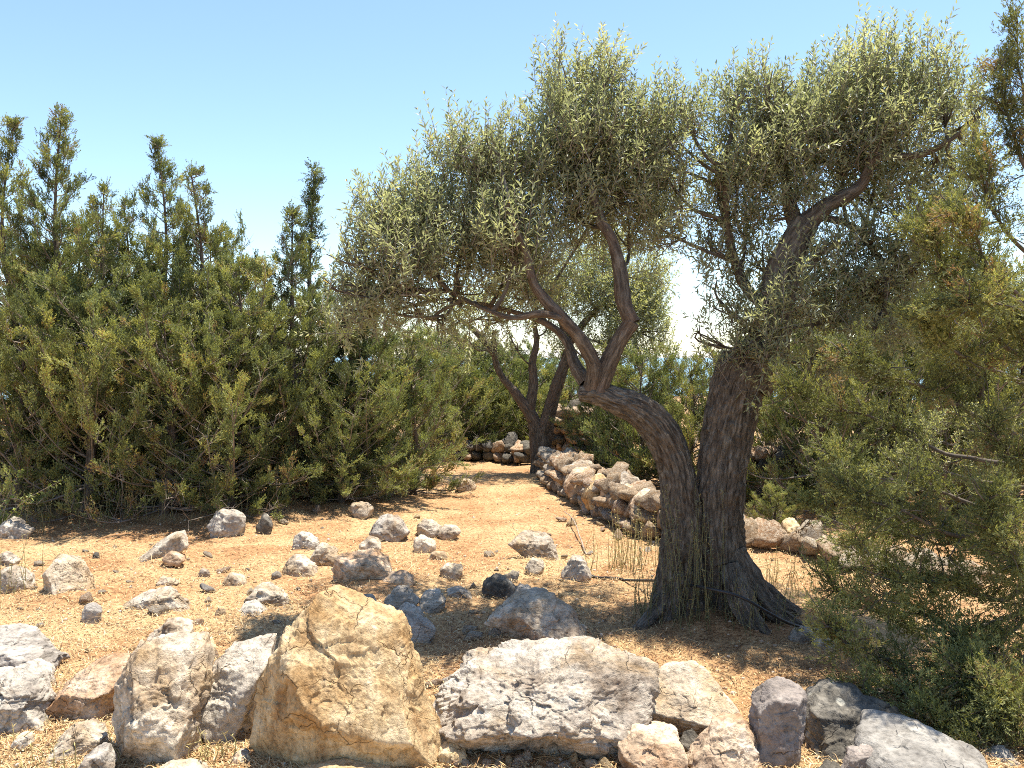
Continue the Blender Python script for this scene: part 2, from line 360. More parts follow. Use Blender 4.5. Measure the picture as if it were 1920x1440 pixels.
M_straw = ramp_mat("dry_straw", [(0.0, (0.12, 0.06, 0.032)), (0.3, (0.40, 0.235, 0.10)), (0.65, (0.61, 0.44, 0.215)), (1.0, (0.74, 0.63, 0.39))], 0.7, 0.15, None, 0.25, (1, 1, 1))
M_weed = ramp_mat("dry_weed", [(0.0, (0.20, 0.19, 0.09)), (0.5, (0.32, 0.29, 0.14)), (1.0, (0.55, 0.44, 0.18))], 0.8, 0.2, None, 0.2, (1, 1, 0.8))
M_bramble = ramp_mat("bramble_leaf", [(0.0, (0.18, 0.24, 0.06)), (1.0, (0.42, 0.45, 0.16))], 0.5, 0.35, None, 0.35)
M_gravel = ramp_mat("loose_gravel", [(0.0, (0.32, 0.19, 0.11)), (0.5, (0.50, 0.38, 0.26)), (1.0, (0.66, 0.58, 0.47))], 0.9)

# ------------------------------------------------------------------ ground, sea, far island
def axis(lo, hi, d0, d1, step, far):
    c = list(np.arange(d0, d1 + 1e-6, step)); a, s = d1, step
    while a < hi: s *= 1.16; a += s; c.append(min(a, hi))
    a, s, b = d0, step, []
    while a > lo: s *= 1.16; a -= s; b.append(max(a, lo))
    return np.array(b[::-1] + c)
gxs, gys = axis(-420, 420, -4.2, 4.2, 0.04, 0), axis(-60, 620, 3.2, 9.5, 0.035, 0)
GX, GY = np.meshgrid(gxs, gys, indexing='ij')
GZ = terrain(GX.ravel(), GY.ravel())
p = np.stack([GX.ravel(), GY.ravel(), GZ], 1)
nearm = np.exp(-np.maximum(np.hypot(p[:, 0], p[:, 1]) - 10, 0) / 4)
p[:, 2] += nearm * 0.006 * fbm(p * 22, 2, 31)
ni, nj = GX.shape; I, J = np.meshgrid(np.arange(ni - 1), np.arange(nj - 1), indexing='ij')
q = np.stack([I * nj + J, (I + 1) * nj + J, (I + 1) * nj + J + 1, I * nj + J + 1], -1).reshape(-1, 4)
tag(new_obj("ground", mesh("ground", p, q, M_ground, True)), kind="structure")

def sea_mat():
    m, nt, out = nmat("sea_water"); co = nd(nt, "TexCoord").outputs["Object"]
    n = nd(nt, "TexNoise", Vector=vmul(nt, co, (0.02, 0.006, 0.02)), Scale=1.0, Detail=6.0).outputs["Fac"]
    b = nd(nt, "Bump", Strength=0.4, Distance=2.0, Height=n)
    p = nd(nt, "BsdfPrincipled", Base__Color=(0.02, 0.11, 0.17, 1), Roughness=0.22, Normal=b.outputs[0]); nt.links.new(p.outputs[0], out.inputs[0]); return m
sx, sy = np.meshgrid(np.linspace(-40000, 40000, 9), np.array([120, 400, 1200, 4000, 12000, 30000, 60000.]), indexing='ij')
ni, nj = sx.shape; I, J = np.meshgrid(np.arange(ni - 1), np.arange(nj - 1), indexing='ij')
q = np.stack([I * nj + J, (I + 1) * nj + J, (I + 1) * nj + J + 1, I * nj + J + 1], -1).reshape(-1, 4)
tag(new_obj("sea", mesh("sea", np.stack([sx.ravel(), sy.ravel(), np.full(sx.size, -60.)], 1), q, sea_mat())), kind="structure")
hx, hy = np.meshgrid(np.linspace(-3000, 9000, 120), np.linspace(17000, 21000, 24), indexing='ij')
pp = np.stack([hx.ravel() / 1800, hy.ravel() / 1800, np.zeros(hx.size)], 1)
hz = -80 + 190 * np.clip(np.sin((hy.ravel() - 17000) / 4000 * math.pi), 0, 1) * np.clip(np.sin((hx.ravel() + 3000) / 12000 * math.pi), 0, 1) ** 0.6 * (0.75 + 0.45 * fbm(pp, 5, 77))
ni, nj = hx.shape; I, J = np.meshgrid(np.arange(ni - 1), np.arange(nj - 1), indexing='ij')
q = np.stack([I * nj + J, (I + 1) * nj + J, (I + 1) * nj + J + 1, I * nj + J + 1], -1).reshape(-1, 4)
tag(new_obj("hill", mesh("hill", np.stack([hx.ravel(), hy.ravel(), hz], 1), q, plain("far_limestone_hill", (0.42, 0.40, 0.36), 0.95, 0.15, 0.004), True)), kind="structure")

# ------------------------------------------------------------------ rocks
_ico = {}
def ico(level):
    if level in _ico: return _ico[level]
    if level == 0:
        t = (1 + 5 ** 0.5) / 2
        V = unit(np.array([[-1, t, 0], [1, t, 0], [-1, -t, 0], [1, -t, 0], [0, -1, t], [0, 1, t], [0, -1, -t], [0, 1, -t], [t, 0, -1], [t, 0, 1], [-t, 0, -1], [-t, 0, 1]], float))
        F = np.array([[0, 11, 5], [0, 5, 1], [0, 1, 7], [0, 7, 10], [0, 10, 11], [1, 5, 9], [5, 11, 4], [11, 10, 2], [10, 7, 6], [7, 1, 8], [3, 9, 4], [3, 4, 2], [3, 2, 6], [3, 6, 8], [3, 8, 9], [4, 9, 5], [2, 4, 11], [6, 2, 10], [8, 6, 7], [9, 8, 1]])
    else:
        V, F = ico(level - 1)
        E = np.sort(np.concatenate([F[:, [0, 1]], F[:, [1, 2]], F[:, [2, 0]]]), 1)
        u, inv = np.unique(E, axis=0, return_inverse=True); inv = inv.reshape(-1)
        mid = unit((V[u[:, 0]] + V[u[:, 1]]) / 2); n = len(F); b = len(V)
        ab, bc, ca = b + inv[:n], b + inv[n:2 * n], b + inv[2 * n:]
        V = np.concatenate([V, mid])
        F = np.concatenate([np.stack([F[:, 0], ab, ca], 1), np.stack([F[:, 1], bc, ab], 1), np.stack([F[:, 2], ca, bc], 1), np.stack([ab, bc, ca], 1)])
    _ico[level] = (V, F); return V, F
def hull(Nn, D, level, sharp):
    U, F = ico(level); q = np.maximum((U @ Nn.T) / D[None], 0) ** sharp
    return U * (q.sum(1) ** (-1 / sharp))[:, None], F
def facet(p, s=0):
    """broken-stone noise: every cell of a jittered grid gets its own small tilted plane"""
    f = np.floor(p).astype(np.int64); best = np.full(len(p), 1e9); out = np.zeros(len(p))
    for dx in (-1, 0, 1):
        for dy in (-1, 0, 1):
            for dz in (-1, 0, 1):
                c = f + np.array([dx, dy, dz]); h = lambda k: _hash(c[:, 0], c[:, 1], c[:, 2], s + k)
                q = p - (c + .5 + .45 * np.stack([h(1), h(2), h(3)], 1)); d = (q * q).sum(1)
                v = q[:, 0] * h(4) + q[:, 1] * h(5) + q[:, 2] * h(6) + .25 * h(7); m = d < best
                best = np.where(m, d, best); out = np.where(m, v, out)
    return out
def rough(V, size, seed, amp=1.0, fine=1.0):
    U = unit(V)
    s = 0.026 * amp * size * fbm(V / size * 1.4 + seed, 2, seed)
    s += 0.010 * amp * size * ridged(V / size * 3.4 + seed * 1.7, 3, seed + 3)
    q = fbm(V / size * np.array([2.0, 2.0, 2.6]) + seed * .37, 2, seed + 21) * 3.2; fl = np.floor(q); s += 0.016 * amp * size * (fl + np.clip((q - fl - .5) * 9 + .5, 0, 1))
    q = fbm(V / size * 4.6 + seed * .71, 2, seed + 33) * 3.0; fl = np.floor(q); s += 0.007 * fine * size * (fl + np.clip((q - fl - .5) * 6 + .5, 0, 1))
    s += 0.007 * fine * size * fbm(V / size * 13, 3, seed + 6, 0.6)
    w = V / size + .07 * np.stack([fbm(V / size * 5 + 7 * k, 2, seed + k) for k in range(3)], 1)
    s += 0.060 * amp * size * facet(w * 1.9 + seed * .13, seed) + 0.026 * amp * size * facet(w * 4.7 + seed * .31, seed + 50)
    pit = np.clip(fbm(V / size * 7 + 3.1, 3, seed + 9) - 0.15, 0, 1); s -= 0.024 * max(fine - .3, 0) * size * pit
    return V + U * s[:, None]
def poly_rock(name, poly, d, thick, kind, seed, label, cat="rock", level=5, sharp=16, facets=(), amp=1.0, fine=1.0, group=None, lean=0.0):
    """poly: outline in photo px, turned into metres at distance d; every outline edge becomes a roof of two planes, so the body has depth."""
    r = np.random.default_rng(seed)
    P = np.array([[X(a, d), Z(b, d)] for a, b in poly]); c = (P.min(0) + P.max(0)) / 2; P = P - c
    hw, hh, ht = np.ptp(P[:, 0]) / 2, np.ptp(P[:, 1]) / 2, thick
    A = P / np.array([hw, hh]); area = 0.5 * np.sum(A[:, 0] * np.roll(A[:, 1], -1) - A[:, 1] * np.roll(A[:, 0], -1))
    if area < 0: A = A[::-1]
    Nn, D = [], []
    for i in range(len(A)):
        a, b = A[i], A[(i + 1) % len(A)]; e = b - a
        if np.hypot(*e) < 1e-4: continue
        n = np.array([e[1], -e[0]]) / np.hypot(*e); dist = max(float(n @ a), 0.12); up = max(n[1], 0); y0 = r.uniform(-0.12, 0.15) + .40 * up
        for s, al in ((-1, r.uniform(0.06, 0.25) + 0.15 * up), (1, r.uniform(0.1, 0.5))):
            k = np.array([n[0] * math.cos(al), s * math.sin(al), n[1] * math.cos(al)])
            Nn.append(k); D.append(max(dist * math.cos(al) + s * math.sin(al) * y0, 0.12))
    for f in facets: k = np.array(f[:3], float); k = k / np.linalg.norm(k); Nn.append(k); D.append(f[3])
    if not facets:
        for _ in range(3): k = unit(np.array([r.uniform(-.5, .5), -1, r.uniform(-.1, .7)])); Nn.append(k); D.append(r.uniform(0.6, 0.85))
    for _ in range(2): k = unit(np.array([r.uniform(-.4, .4), 1, r.uniform(-.3, .3)])); Nn.append(k); D.append(r.uniform(0.7, 0.95))
    for _ in range(4): k = unit(np.array([r.uniform(-.8, .8), -1 if r.random() < .75 else 1, r.uniform(-.5, .8)])); Nn.append(k); D.append(r.uniform(.80, .97) * float(np.max(A @ np.array([k[0], k[2]]) * .8 + abs(k[1]) * .75)))
    V, F = hull(np.array(Nn), np.array(D), level, sharp * 5)
    for k in (0, 2): lo, hi = V[:, k].min(), V[:, k].max(); V[:, k] = (V[:, k] - lo) / (hi - lo) * 2 - 1
    V = V * np.array([hw, ht, hh]); size = (hw * hh * max(ht, .5 * hw)) ** (1 / 3) * 1.6
    V = rough(V, size, seed, amp, fine)
    o = new_obj(name, mesh(name, V, F, ROCK[kind], True), None, (c[0], d, c[1]))
    return tag(o, label, cat, group)
def box_poly(x0, y0, x1, y1, r):
    """irregular outline filling the px box"""
    w, h = x1 - x0, y1 - y0
    P = [(x0, y1 - h * r.uniform(.1, .4)), (x0 + w * r.uniform(.05, .25), y0 + h * r.uniform(.15, .45)), (x0 + w * r.uniform(.3, .5), y0), (x0 + w * r.uniform(.55, .8), y0 + h * r.uniform(0, .2)),
         (x1 - w * r.uniform(0, .12), y0 + h * r.uniform(.3, .6)), (x1, y1 - h * r.uniform(.05, .3)), (x0 + w * .8, y1 + h * .45), (x0 + w * .2, y1 + h * .45)]
    return P

# the row of boulders in front
poly_rock("boulder", [(598, 1116), (640, 1128), (738, 1168), (762, 1225), (800, 1320), (826, 1398), (790, 1450), (560, 1462), (482, 1450), (459, 1400), (462, 1320), (492, 1240), (540, 1180), (572, 1128)], 3.74, 0.30, 'gold', 11,
          "huge golden slab, tallest of the boulders in the front row", "boulder", 6, 26,
          [(0.22, -0.72, 0.62, 0.42), (0.30, -0.85, 0.42, 0.55), (-0.80, -0.62, 0.10, 0.66), (-0.5, -0.75, -0.35, 0.70), (0.15, -0.8, -0.5, 0.80)], 0.7, 0.8)
poly_rock("boulder", [(812, 1300), (838, 1284), (900, 1272), (970, 1226), (1050, 1220), (1130, 1238), (1192, 1252), (1216, 1290), (1202, 1335), (1166, 1402), (1050, 1424), (900, 1412), (822, 1386)], 3.92, 0.34, 'white', 12,
          "long pitted white boulder with ochre underside right of the golden slab", "boulder", 6, 18,
          [(0.05, -0.66, 0.75, 0.52), (-0.3, -0.8, 0.45, 0.66), (0.35, -0.7, 0.5, 0.62), (0.0, -0.75, -0.62, 0.70)], 1.2, 2.0)
poly_rock("boulder", [(248, 1226), (300, 1206), (352, 1214), (376, 1258), (370, 1300), (388, 1400), (382, 1440), (300, 1452), (226, 1436), (208, 1390), (212, 1300), (226, 1250)], 3.80, 0.24, 'white', 13,
          "upright pale boulder with rough face, left of the golden slab", "boulder", 5, 20,
          [(0.1, -0.55, 0.8, 0.66), (0.32, -0.74, 0.58, 0.52), (-0.75, -0.62, 0.1, 0.64), (-0.2, -0.85, -0.4, 0.72)], 1.0, 1.5)
poly_rock("boulder", [(368, 1296), (398, 1244), (440, 1212), (512, 1200), (505, 1260), (480, 1330), (460, 1405), (440, 1412), (398, 1372)], 4.0, 0.2, 'grey', 14,
          "grey wedge boulder leaning between the upright pale boulder and the golden slab", "boulder", 5, 20,
          [(-0.1, -0.5, 0.85, 0.55), (-0.2, -0.75, 0.55, 0.50), (0.3, -0.9, 0.0, 0.7)])
poly_rock("rock", [(362, 1222), (372, 1204), (392, 1202), (399, 1225), (392, 1262), (376, 1292), (368, 1270)], 4.14, 0.08, 'gold', 15, "small yellow stone wedged behind the upright pale boulder", level=4)
poly_rock("boulder", [(94, 1322), (142, 1264), (200, 1242), (232, 1250), (222, 1310), (206, 1356), (150, 1366), (104, 1354)], 4.2, 0.2, 'brown', 16,
          "low brown stained boulder against the upright pale boulder", "boulder", 5, 22, [(0.0, -0.45, 0.9, 0.45), (-0.15, -0.95, -0.1, 0.6)])
poly_rock("boulder", [(-40, 1268), (38, 1256), (68, 1288), (97, 1350), (84, 1372), (-40, 1378)], 4.1, 0.22, 'grey', 17,
          "grey boulder cut by the left edge, in the front row", "boulder", 5, 18, [(0.3, -0.6, 0.75, 0.5), (0.2, -0.95, -0.1, 0.62)], 1.2, 1.4)
poly_rock("boulder", [(-60, 1184), (10, 1176), (70, 1198), (114, 1240), (104, 1262), (60, 1262), (-60, 1240)], 4.75, 0.22, 'blue', 18,
          "flat blue grey slab at the left edge behind the front row", "boulder", 5, 14, [(0.1, -0.5, 0.85, 0.55)])
poly_rock("rock", [(30, 1248), (60, 1240), (98, 1258), (104, 1284), (70, 1278)], 4.55, 0.1, 'grey', 19, "small grey wedge under the flat blue grey slab", level=4)
poly_rock("rock", [(98, 1402), (120, 1374), (160, 1360), (198, 1372), (204, 1402), (180, 1420), (120, 1420)], 3.82, 0.12, 'white', 20, "flat pale stone in the dry grass at bottom left", level=5, sharp=14)
poly_rock("rock", [(154, 1432), (170, 1410), (200, 1406), (216, 1440), (200, 1460), (160, 1460)], 3.6, 0.09, 'grey', 21, "grey stone at the bottom edge below the flat pale stone", level=4)
poly_rock("rock", [(22, 1398), (34, 1380), (58, 1376), (62, 1392), (50, 1402)], 3.85, 0.05, 'white', 22, "tiny white stone in the dry grass near bottom left corner", level=3)
poly_rock("rock", [(402, 1440), (410, 1414), (432, 1418), (436, 1442)], 3.75, 0.05, 'grey', 23, "small grey stone at the foot of the grey wedge boulder", level=3)
poly_rock("rock", [(436, 1440), (445, 1408), (466, 1416), (478, 1450)], 3.72, 0.06, 'blue', 24, "small blue grey stone tucked against the golden slab's foot", level=3)
poly_rock("boulder", [(1190, 1322), (1242, 1266), (1332, 1260), (1356, 1290), (1376, 1330), (1392, 1350), (1345, 1366), (1300, 1382), (1250, 1364), (1202, 1346)], 4.0, 0.24, 'white', 25,
          "tilted pale slab with flat top face right of the long pitted boulder", "boulder", 5, 26, [(0.05, -0.72, 0.70, 0.34), (-0.3, -0.8, -0.45, 0.6)], 0.7, 0.7)
poly_rock("rock", [(1222, 1292), (1228, 1268), (1254, 1252), (1260, 1266), (1248, 1296)], 4.3, 0.05, 'white', 26, "small white spike of stone behind the tilted pale slab", level=3)
poly_rock("boulder", [(1156, 1384), (1200, 1370), (1272, 1382), (1288, 1440), (1276, 1470), (1180, 1470)], 3.68, 0.16, 'brown', 27,
          "cream and ochre block below the tilted pale slab", "boulder", 5, 22, [(0.1, -0.8, 0.6, 0.6)])
poly_rock("boulder", [(1288, 1425), (1340, 1366), (1400, 1354), (1432, 1400), (1436, 1470), (1290, 1470)], 3.66, 0.16, 'brown', 28,
          "ochre faced block at the foot of the upright grey stone", "boulder", 5, 20, [(-0.3, -0.75, 0.6, 0.55), (0.4, -0.8, 0.4, 0.6)])
poly_rock("boulder", [(1436, 1290), (1464, 1275), (1490, 1277), (1516, 1302), (1508, 1345), (1496, 1425), (1452, 1434), (1414, 1410), (1399, 1376), (1410, 1340), (1434, 1312)], 3.72, 0.14, 'purple', 29,
          "upright purple grey stone standing beside the dark lichened boulder", "boulder", 5, 26, [(-0.12, -0.97, 0.2, 0.55), (0.75, -0.6, 0.0, 0.75), (0, -0.5, 0.85, 0.75)], 0.7)
poly_rock("boulder", [(1498, 1450), (1504, 1380), (1530, 1322), (1580, 1300), (1640, 1308), (1692, 1340), (1714, 1372), (1712, 1470), (1500, 1478)], 3.85, 0.3, 'dark', 30,
          "dark lichened boulder between the upright grey stone and the smooth dome", "boulder", 5, 14, [(-0.2, -0.8, 0.5, 0.62), (0.3, -0.6, 0.75, 0.7)])
poly_rock("boulder", [(1602, 1404), (1640, 1376), (1710, 1366), (1784, 1384), (1838, 1420), (1880, 1480), (1590, 1480)], 3.52, 0.32, 'slate', 31,
          "smooth blue grey dome at the bottom right corner", "boulder", 5, 8, [(0.1, -0.6, 0.8, 0.72)], 0.5, 0.6)
poly_rock("rock", [(1578, 1440), (1590, 1412), (1636, 1402), (1644, 1450), (1580, 1456)], 3.46, 0.06, 'purple', 32, "small grey chip leaning on the smooth blue grey dome", level=4)

# stones (x0,y0,x1,y1, kind, label)
for i, (x0, y0, x1, y1, kd, lb) in enumerate(SC):
    r = np.random.default_rng(500 + i); w = x1 - x0
    d = gd(y1) + 0.06; 
    dz = T(X((x0 + x1) / 2, d), d); d = (EYE - dz) * FPX / (y1 - HOR) + 0.3 * w / FPX * d
    poly_rock("rock", box_poly(x0, y0, x1, y1, r), d, max(0.4 * w / FPX * d, 0.03), kd, 500 + i, lb, level=4 if w > 45 else 3, sharp=18, amp=1.1)
poly_rock("rock", [(620, 1072), (640, 1042), (690, 1034), (732, 1060), (737, 1086), (695, 1114), (650, 1120), (626, 1104)], 6.45, 0.2, 'brown', 61, "two-tone rock with white top and brown shaded front", level=5, sharp=24,
          facets=[(0.05, -0.35, 0.94, 0.60), (0.1, -0.98, -0.1, 0.55), (-0.7, -0.7, 0, 0.7)])
poly_rock("rock", [(694, 1112), (722, 1080), (760, 1074), (778, 1090), (774, 1114), (720, 1122)], 6.35, 0.13, 'brown', 62, "brown rock leaning against the right of the two-tone rock", level=4, sharp=22)
poly_rock("boulder", [(914, 1168), (958, 1126), (1000, 1118), (1042, 1120), (1072, 1146), (1096, 1200), (1088, 1230), (1010, 1228), (930, 1196)], 5.2, 0.27, 'white', 63,
          "big grey boulder in dappled olive shade behind the long pitted boulder", "boulder", 5, 20, [(0.35, -0.7, 0.6, 0.55), (-0.55, -0.8, -0.05, 0.55), (0, -0.3, 0.95, 0.8)])
poly_rock("boulder", [(80, 1074), (108, 1043), (146, 1050), (170, 1086), (177, 1122), (156, 1136), (108, 1130), (86, 1104)], 6.2, 0.17, 'white', 64,
          "egg-shaped cream boulder standing in straw at the left", "boulder", 5, 12, [(0.25, -0.75, 0.6, 0.55), (-0.75, -0.6, -0.1, 0.75)], 0.6)
poly_rock("rock", [(244, 1062), (288, 1030), (318, 1002), (344, 997), (352, 1028), (330, 1048), (290, 1062)], 7.25, 0.14, 'white', 65, "slanted pale slab rising out of the straw near the juniper shade", level=4, sharp=22)
poly_rock("rock", [(222, 1142), (252, 1116), (322, 1106), (366, 1146), (360, 1164), (230, 1152)], 5.85, 0.14, 'white', 66, "broad low whitish rock with sloping right end in the straw", level=5, sharp=22)
poly_rock("rock", [(422, 1164), (452, 1140), (474, 1128), (518, 1168), (500, 1180), (430, 1176)], 5.7, 0.13, 'grey', 67, "grey wedge rock with a bright white right side", level=4, sharp=26)
poly_rock("rock", [(954, 1020), (975, 1006), (1026, 1003), (1040, 1030), (1052, 1058), (1010, 1066), (975, 1040)], 7.35, 0.2, 'white', 68, "broad flat white rock in the sunny middle of the clearing", level=5, sharp=20)

for i, (px, py, w, h, d, kd, lb) in enumerate([(448, 1432, 44, 40, 3.70, 'brown', "brown chunk jammed between the wedge boulder and golden slab at the bottom"), (846, 1408, 54, 40, 3.72, 'gold', "ochre chunk at the golden slab's right foot"),
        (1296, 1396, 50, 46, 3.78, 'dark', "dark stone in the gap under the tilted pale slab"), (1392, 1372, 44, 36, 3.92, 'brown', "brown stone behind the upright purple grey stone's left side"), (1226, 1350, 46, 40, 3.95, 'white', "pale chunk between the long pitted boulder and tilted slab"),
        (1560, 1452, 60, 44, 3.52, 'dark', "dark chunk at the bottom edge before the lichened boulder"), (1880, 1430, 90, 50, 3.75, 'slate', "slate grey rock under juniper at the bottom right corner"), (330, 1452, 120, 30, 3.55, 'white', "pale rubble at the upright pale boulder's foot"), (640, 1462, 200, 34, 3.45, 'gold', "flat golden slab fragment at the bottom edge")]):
    poly_rock("rock", box_poly(px - w / 2, py - h / 2, px + w / 2, py + h / 2, np.random.default_rng(760 + i)), d, .5 * w / FPX * d, kd, 760 + i, lb, level=4)
# pebbles under the long boulder, and small loose stones: alike, one group each
_peb = []
for k in range(8):
    r = np.random.default_rng(900 + k); V, F = hull(unit(r.normal(size=(12, 3))), r.uniform(0.68, 1.0, 12), 2, 60)
    _peb.append(rough(V, 1.2, 900 + k, 1.0, 0.4))
def stone_copy(name, k, kind, loc, scale, rot, parent=None, cache={}):
    key = (k, kind)
    if key not in cache: cache[key] = mesh("stone_shape", _peb[k], ico(2)[1], ROCK[kind], True)
    o = new_obj(name, cache[key], parent, loc); o.scale = scale; o.rotation_euler = rot; return o
r = np.random.default_rng(33)
for k in range(16):
    px = 850 + k * 20.5 + r.uniform(-6, 6); d = r.uniform(3.64, 3.72); s = r.uniform(0.014, 0.03)
    o = stone_copy("pebble", k % 8, ('brown', 'white', 'gold')[k % 3], (X(px, d), d, T(X(px, d), d) + s * 0.5), (s * 1.3, s, s * 0.9), tuple(r.uniform(0, 6, 3)))
    tag(o, "pebble in the dark gap under the long pitted boulder", "pebble", "pebbles under the long boulder")
n = 0
while n < 170:
    d = 1 / r.uniform(1 / 9.5, 1 / 4.35); px = r.uniform(-20, 1300) if r.random() < .85 else r.uniform(1300, 1800); x = X(px, d)
    if x > 0.4 and d < 5.2: continue
    if np.hypot(x - 1.25, d - 5.6) < 0.6: continue
    s = 0.011 + 0.034 * r.random() ** 2.4
    kd = r.choice(['white', 'white', 'white', 'grey', 'brown', 'gold']); zone = "in front of the junipers at the left" if px < 520 else ("by the path between junipers and stone wall" if d > 6.6 else ("behind the front boulders" if px < 1120 else "around the olive roots"))
    cw = {'white': 'whitish', 'grey': 'grey', 'brown': 'brown', 'gold': 'ochre'}[str(kd)]
    o = stone_copy("loose_stone", n % 8, str(kd), (x, d, T(x, d) + s * 0.35), (s * r.uniform(1, 1.6), s, s * r.uniform(.6, .9)), (r.uniform(-.4, .4), r.uniform(-.4, .4), r.uniform(0, 6)))
    tag(o, "small %s loose stone lying in straw %s" % (cw, zone), "stone", "%s loose stones %s" % (cw, zone)); n += 1

# ------------------------------------------------------------------ dry stone walls
def wall(name, path, rows, label, kinds, seed, big=None, depth=0.35, hrow=0.13, dens=1.0):
    r = np.random.default_rng(seed); P = np.array(path, float); base = empty(name, (P[0][0], P[0][1], T(P[0][0], P[0][1])))
    tag(base, label, "stone wall"); org = np.array(base.location)
    seg = np.linalg.norm(np.diff(P[:, :2], axis=0), axis=1); L = np.concatenate([[0], np.cumsum(seg)])
    def at(s): return np.array([np.interp(s, L, P[:, k]) for k in range(P.shape[1])])
    for row in range(rows):
        for layer in (0, 1):
            s = r.uniform(0, .1)
            while s < L[-1]:
                w = r.uniform(0.10, 0.22) * (1.35 if row == rows - 1 else 1.0); c = at(s + w / 2); hmax = c[2]
                t = at(min(s + w, L[-1]))[:2] - at(s)[:2]; t = t / max(np.linalg.norm(t), 1e-6); nrm = np.array([t[1], -t[0]])
                if nrm[1] > 0: nrm = -nrm
                s += w * r.uniform(0.9, 1.08)
                zz = (row + .5) * hrow
                if zz > hmax: continue
                pos = c[:2] + nrm * (depth * (0.5 - layer) * .8 + r.uniform(-.03, .03) - row * 0.015)
                z = T(pos[0], pos[1]) + zz + r.uniform(-.015, .015)
                stone_copy("stone", int(r.integers(8)), kinds[int(r.integers(len(kinds)))], tuple(np.array([pos[0], pos[1], z]) - org), (w * .56, depth * .30, hrow * r.uniform(.5, .66)),
                           (r.uniform(-.25, .25), r.uniform(-.25, .25), math.atan2(t[1], t[0]) + r.uniform(-.3, .3)), base)
    for (bx, by, bw, bh, bd, kd, sd) in (big or []):
        o = poly_rock("cap_stone", box_poly(bx - bw / 2, by - bh / 2, bx + bw / 2, by + bh / 2, np.random.default_rng(sd)), bd, 0.17, kd, sd, None, None, 4, 20)
        for kk in ("label", "category"):
            if kk in o: del o[kk]
        o.parent = base; o.location = Vector(o.location) - Vector(org)
    return base
wall("dry_stone_wall", [(0.55, 12.2, .36), (0.72, 11.2, .36), (0.98, 9.7, .36), (1.22, 8.75, .40), (1.48, 8.25, .44), (1.80, 8.0, .44)], 4, "low dry stone wall with big pale cap stones left of the old olive", ['red', 'red', 'brown', 'grey'], 41,
     [(1095, 880, 62, 30, 10.6, 'white', 401), (1090, 898, 66, 44, 10.1, 'brown', 402), (1122, 916, 62, 44, 9.5, 'gold', 403), (1150, 925, 48, 50, 9.2, 'brown', 404), (1178, 912, 60, 44, 9.3, 'white', 405), (1180, 935, 54, 44, 8.9, 'brown', 406),
      (1216, 942, 74, 48, 8.55, 'brown', 407), (1058, 882, 44, 34, 11.6, 'grey', 408), (1060, 905, 36, 40, 11.0, 'grey', 409), (1250, 960, 50, 50, 8.35, 'white', 410)])
wall("ruined_wall", [(1.95, 7.95, .2), (2.5, 7.6, .16), (2.95, 7.0, .16), (3.4, 6.6, .2)], 1, "tumbled low wall of pale blocks right of the old olive", ['white', 'brown', 'red'], 42,
     [(1396, 998, 24, 64, 8.05, 'white', 421), (1425, 1008, 46, 46, 7.95, 'brown', 422), (1462, 1012, 40, 40, 7.9, 'gold', 423), (1488, 992, 38, 34, 7.85, 'gold', 424), (1530, 1020, 70, 34, 7.7, 'white', 425), (1665, 1066, 76, 44, 7.1, 'white', 426), (1640, 1100, 60, 40, 6.9, 'brown', 427)])
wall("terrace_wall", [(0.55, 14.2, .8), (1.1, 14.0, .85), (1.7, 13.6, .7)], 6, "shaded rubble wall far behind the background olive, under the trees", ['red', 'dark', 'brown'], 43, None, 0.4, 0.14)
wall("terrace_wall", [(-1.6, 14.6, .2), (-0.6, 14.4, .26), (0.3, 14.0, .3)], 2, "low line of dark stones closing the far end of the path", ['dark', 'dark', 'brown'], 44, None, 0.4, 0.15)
wall("terrace_wall", [(2.5, 10.6, .6), (3.2, 10.4, .6), (3.9, 10.2, .5)], 4, "dark wall of shaded stones behind the tumbled low wall", ['dark', 'dark', 'brown'], 45, None, 0.4, 0.15)

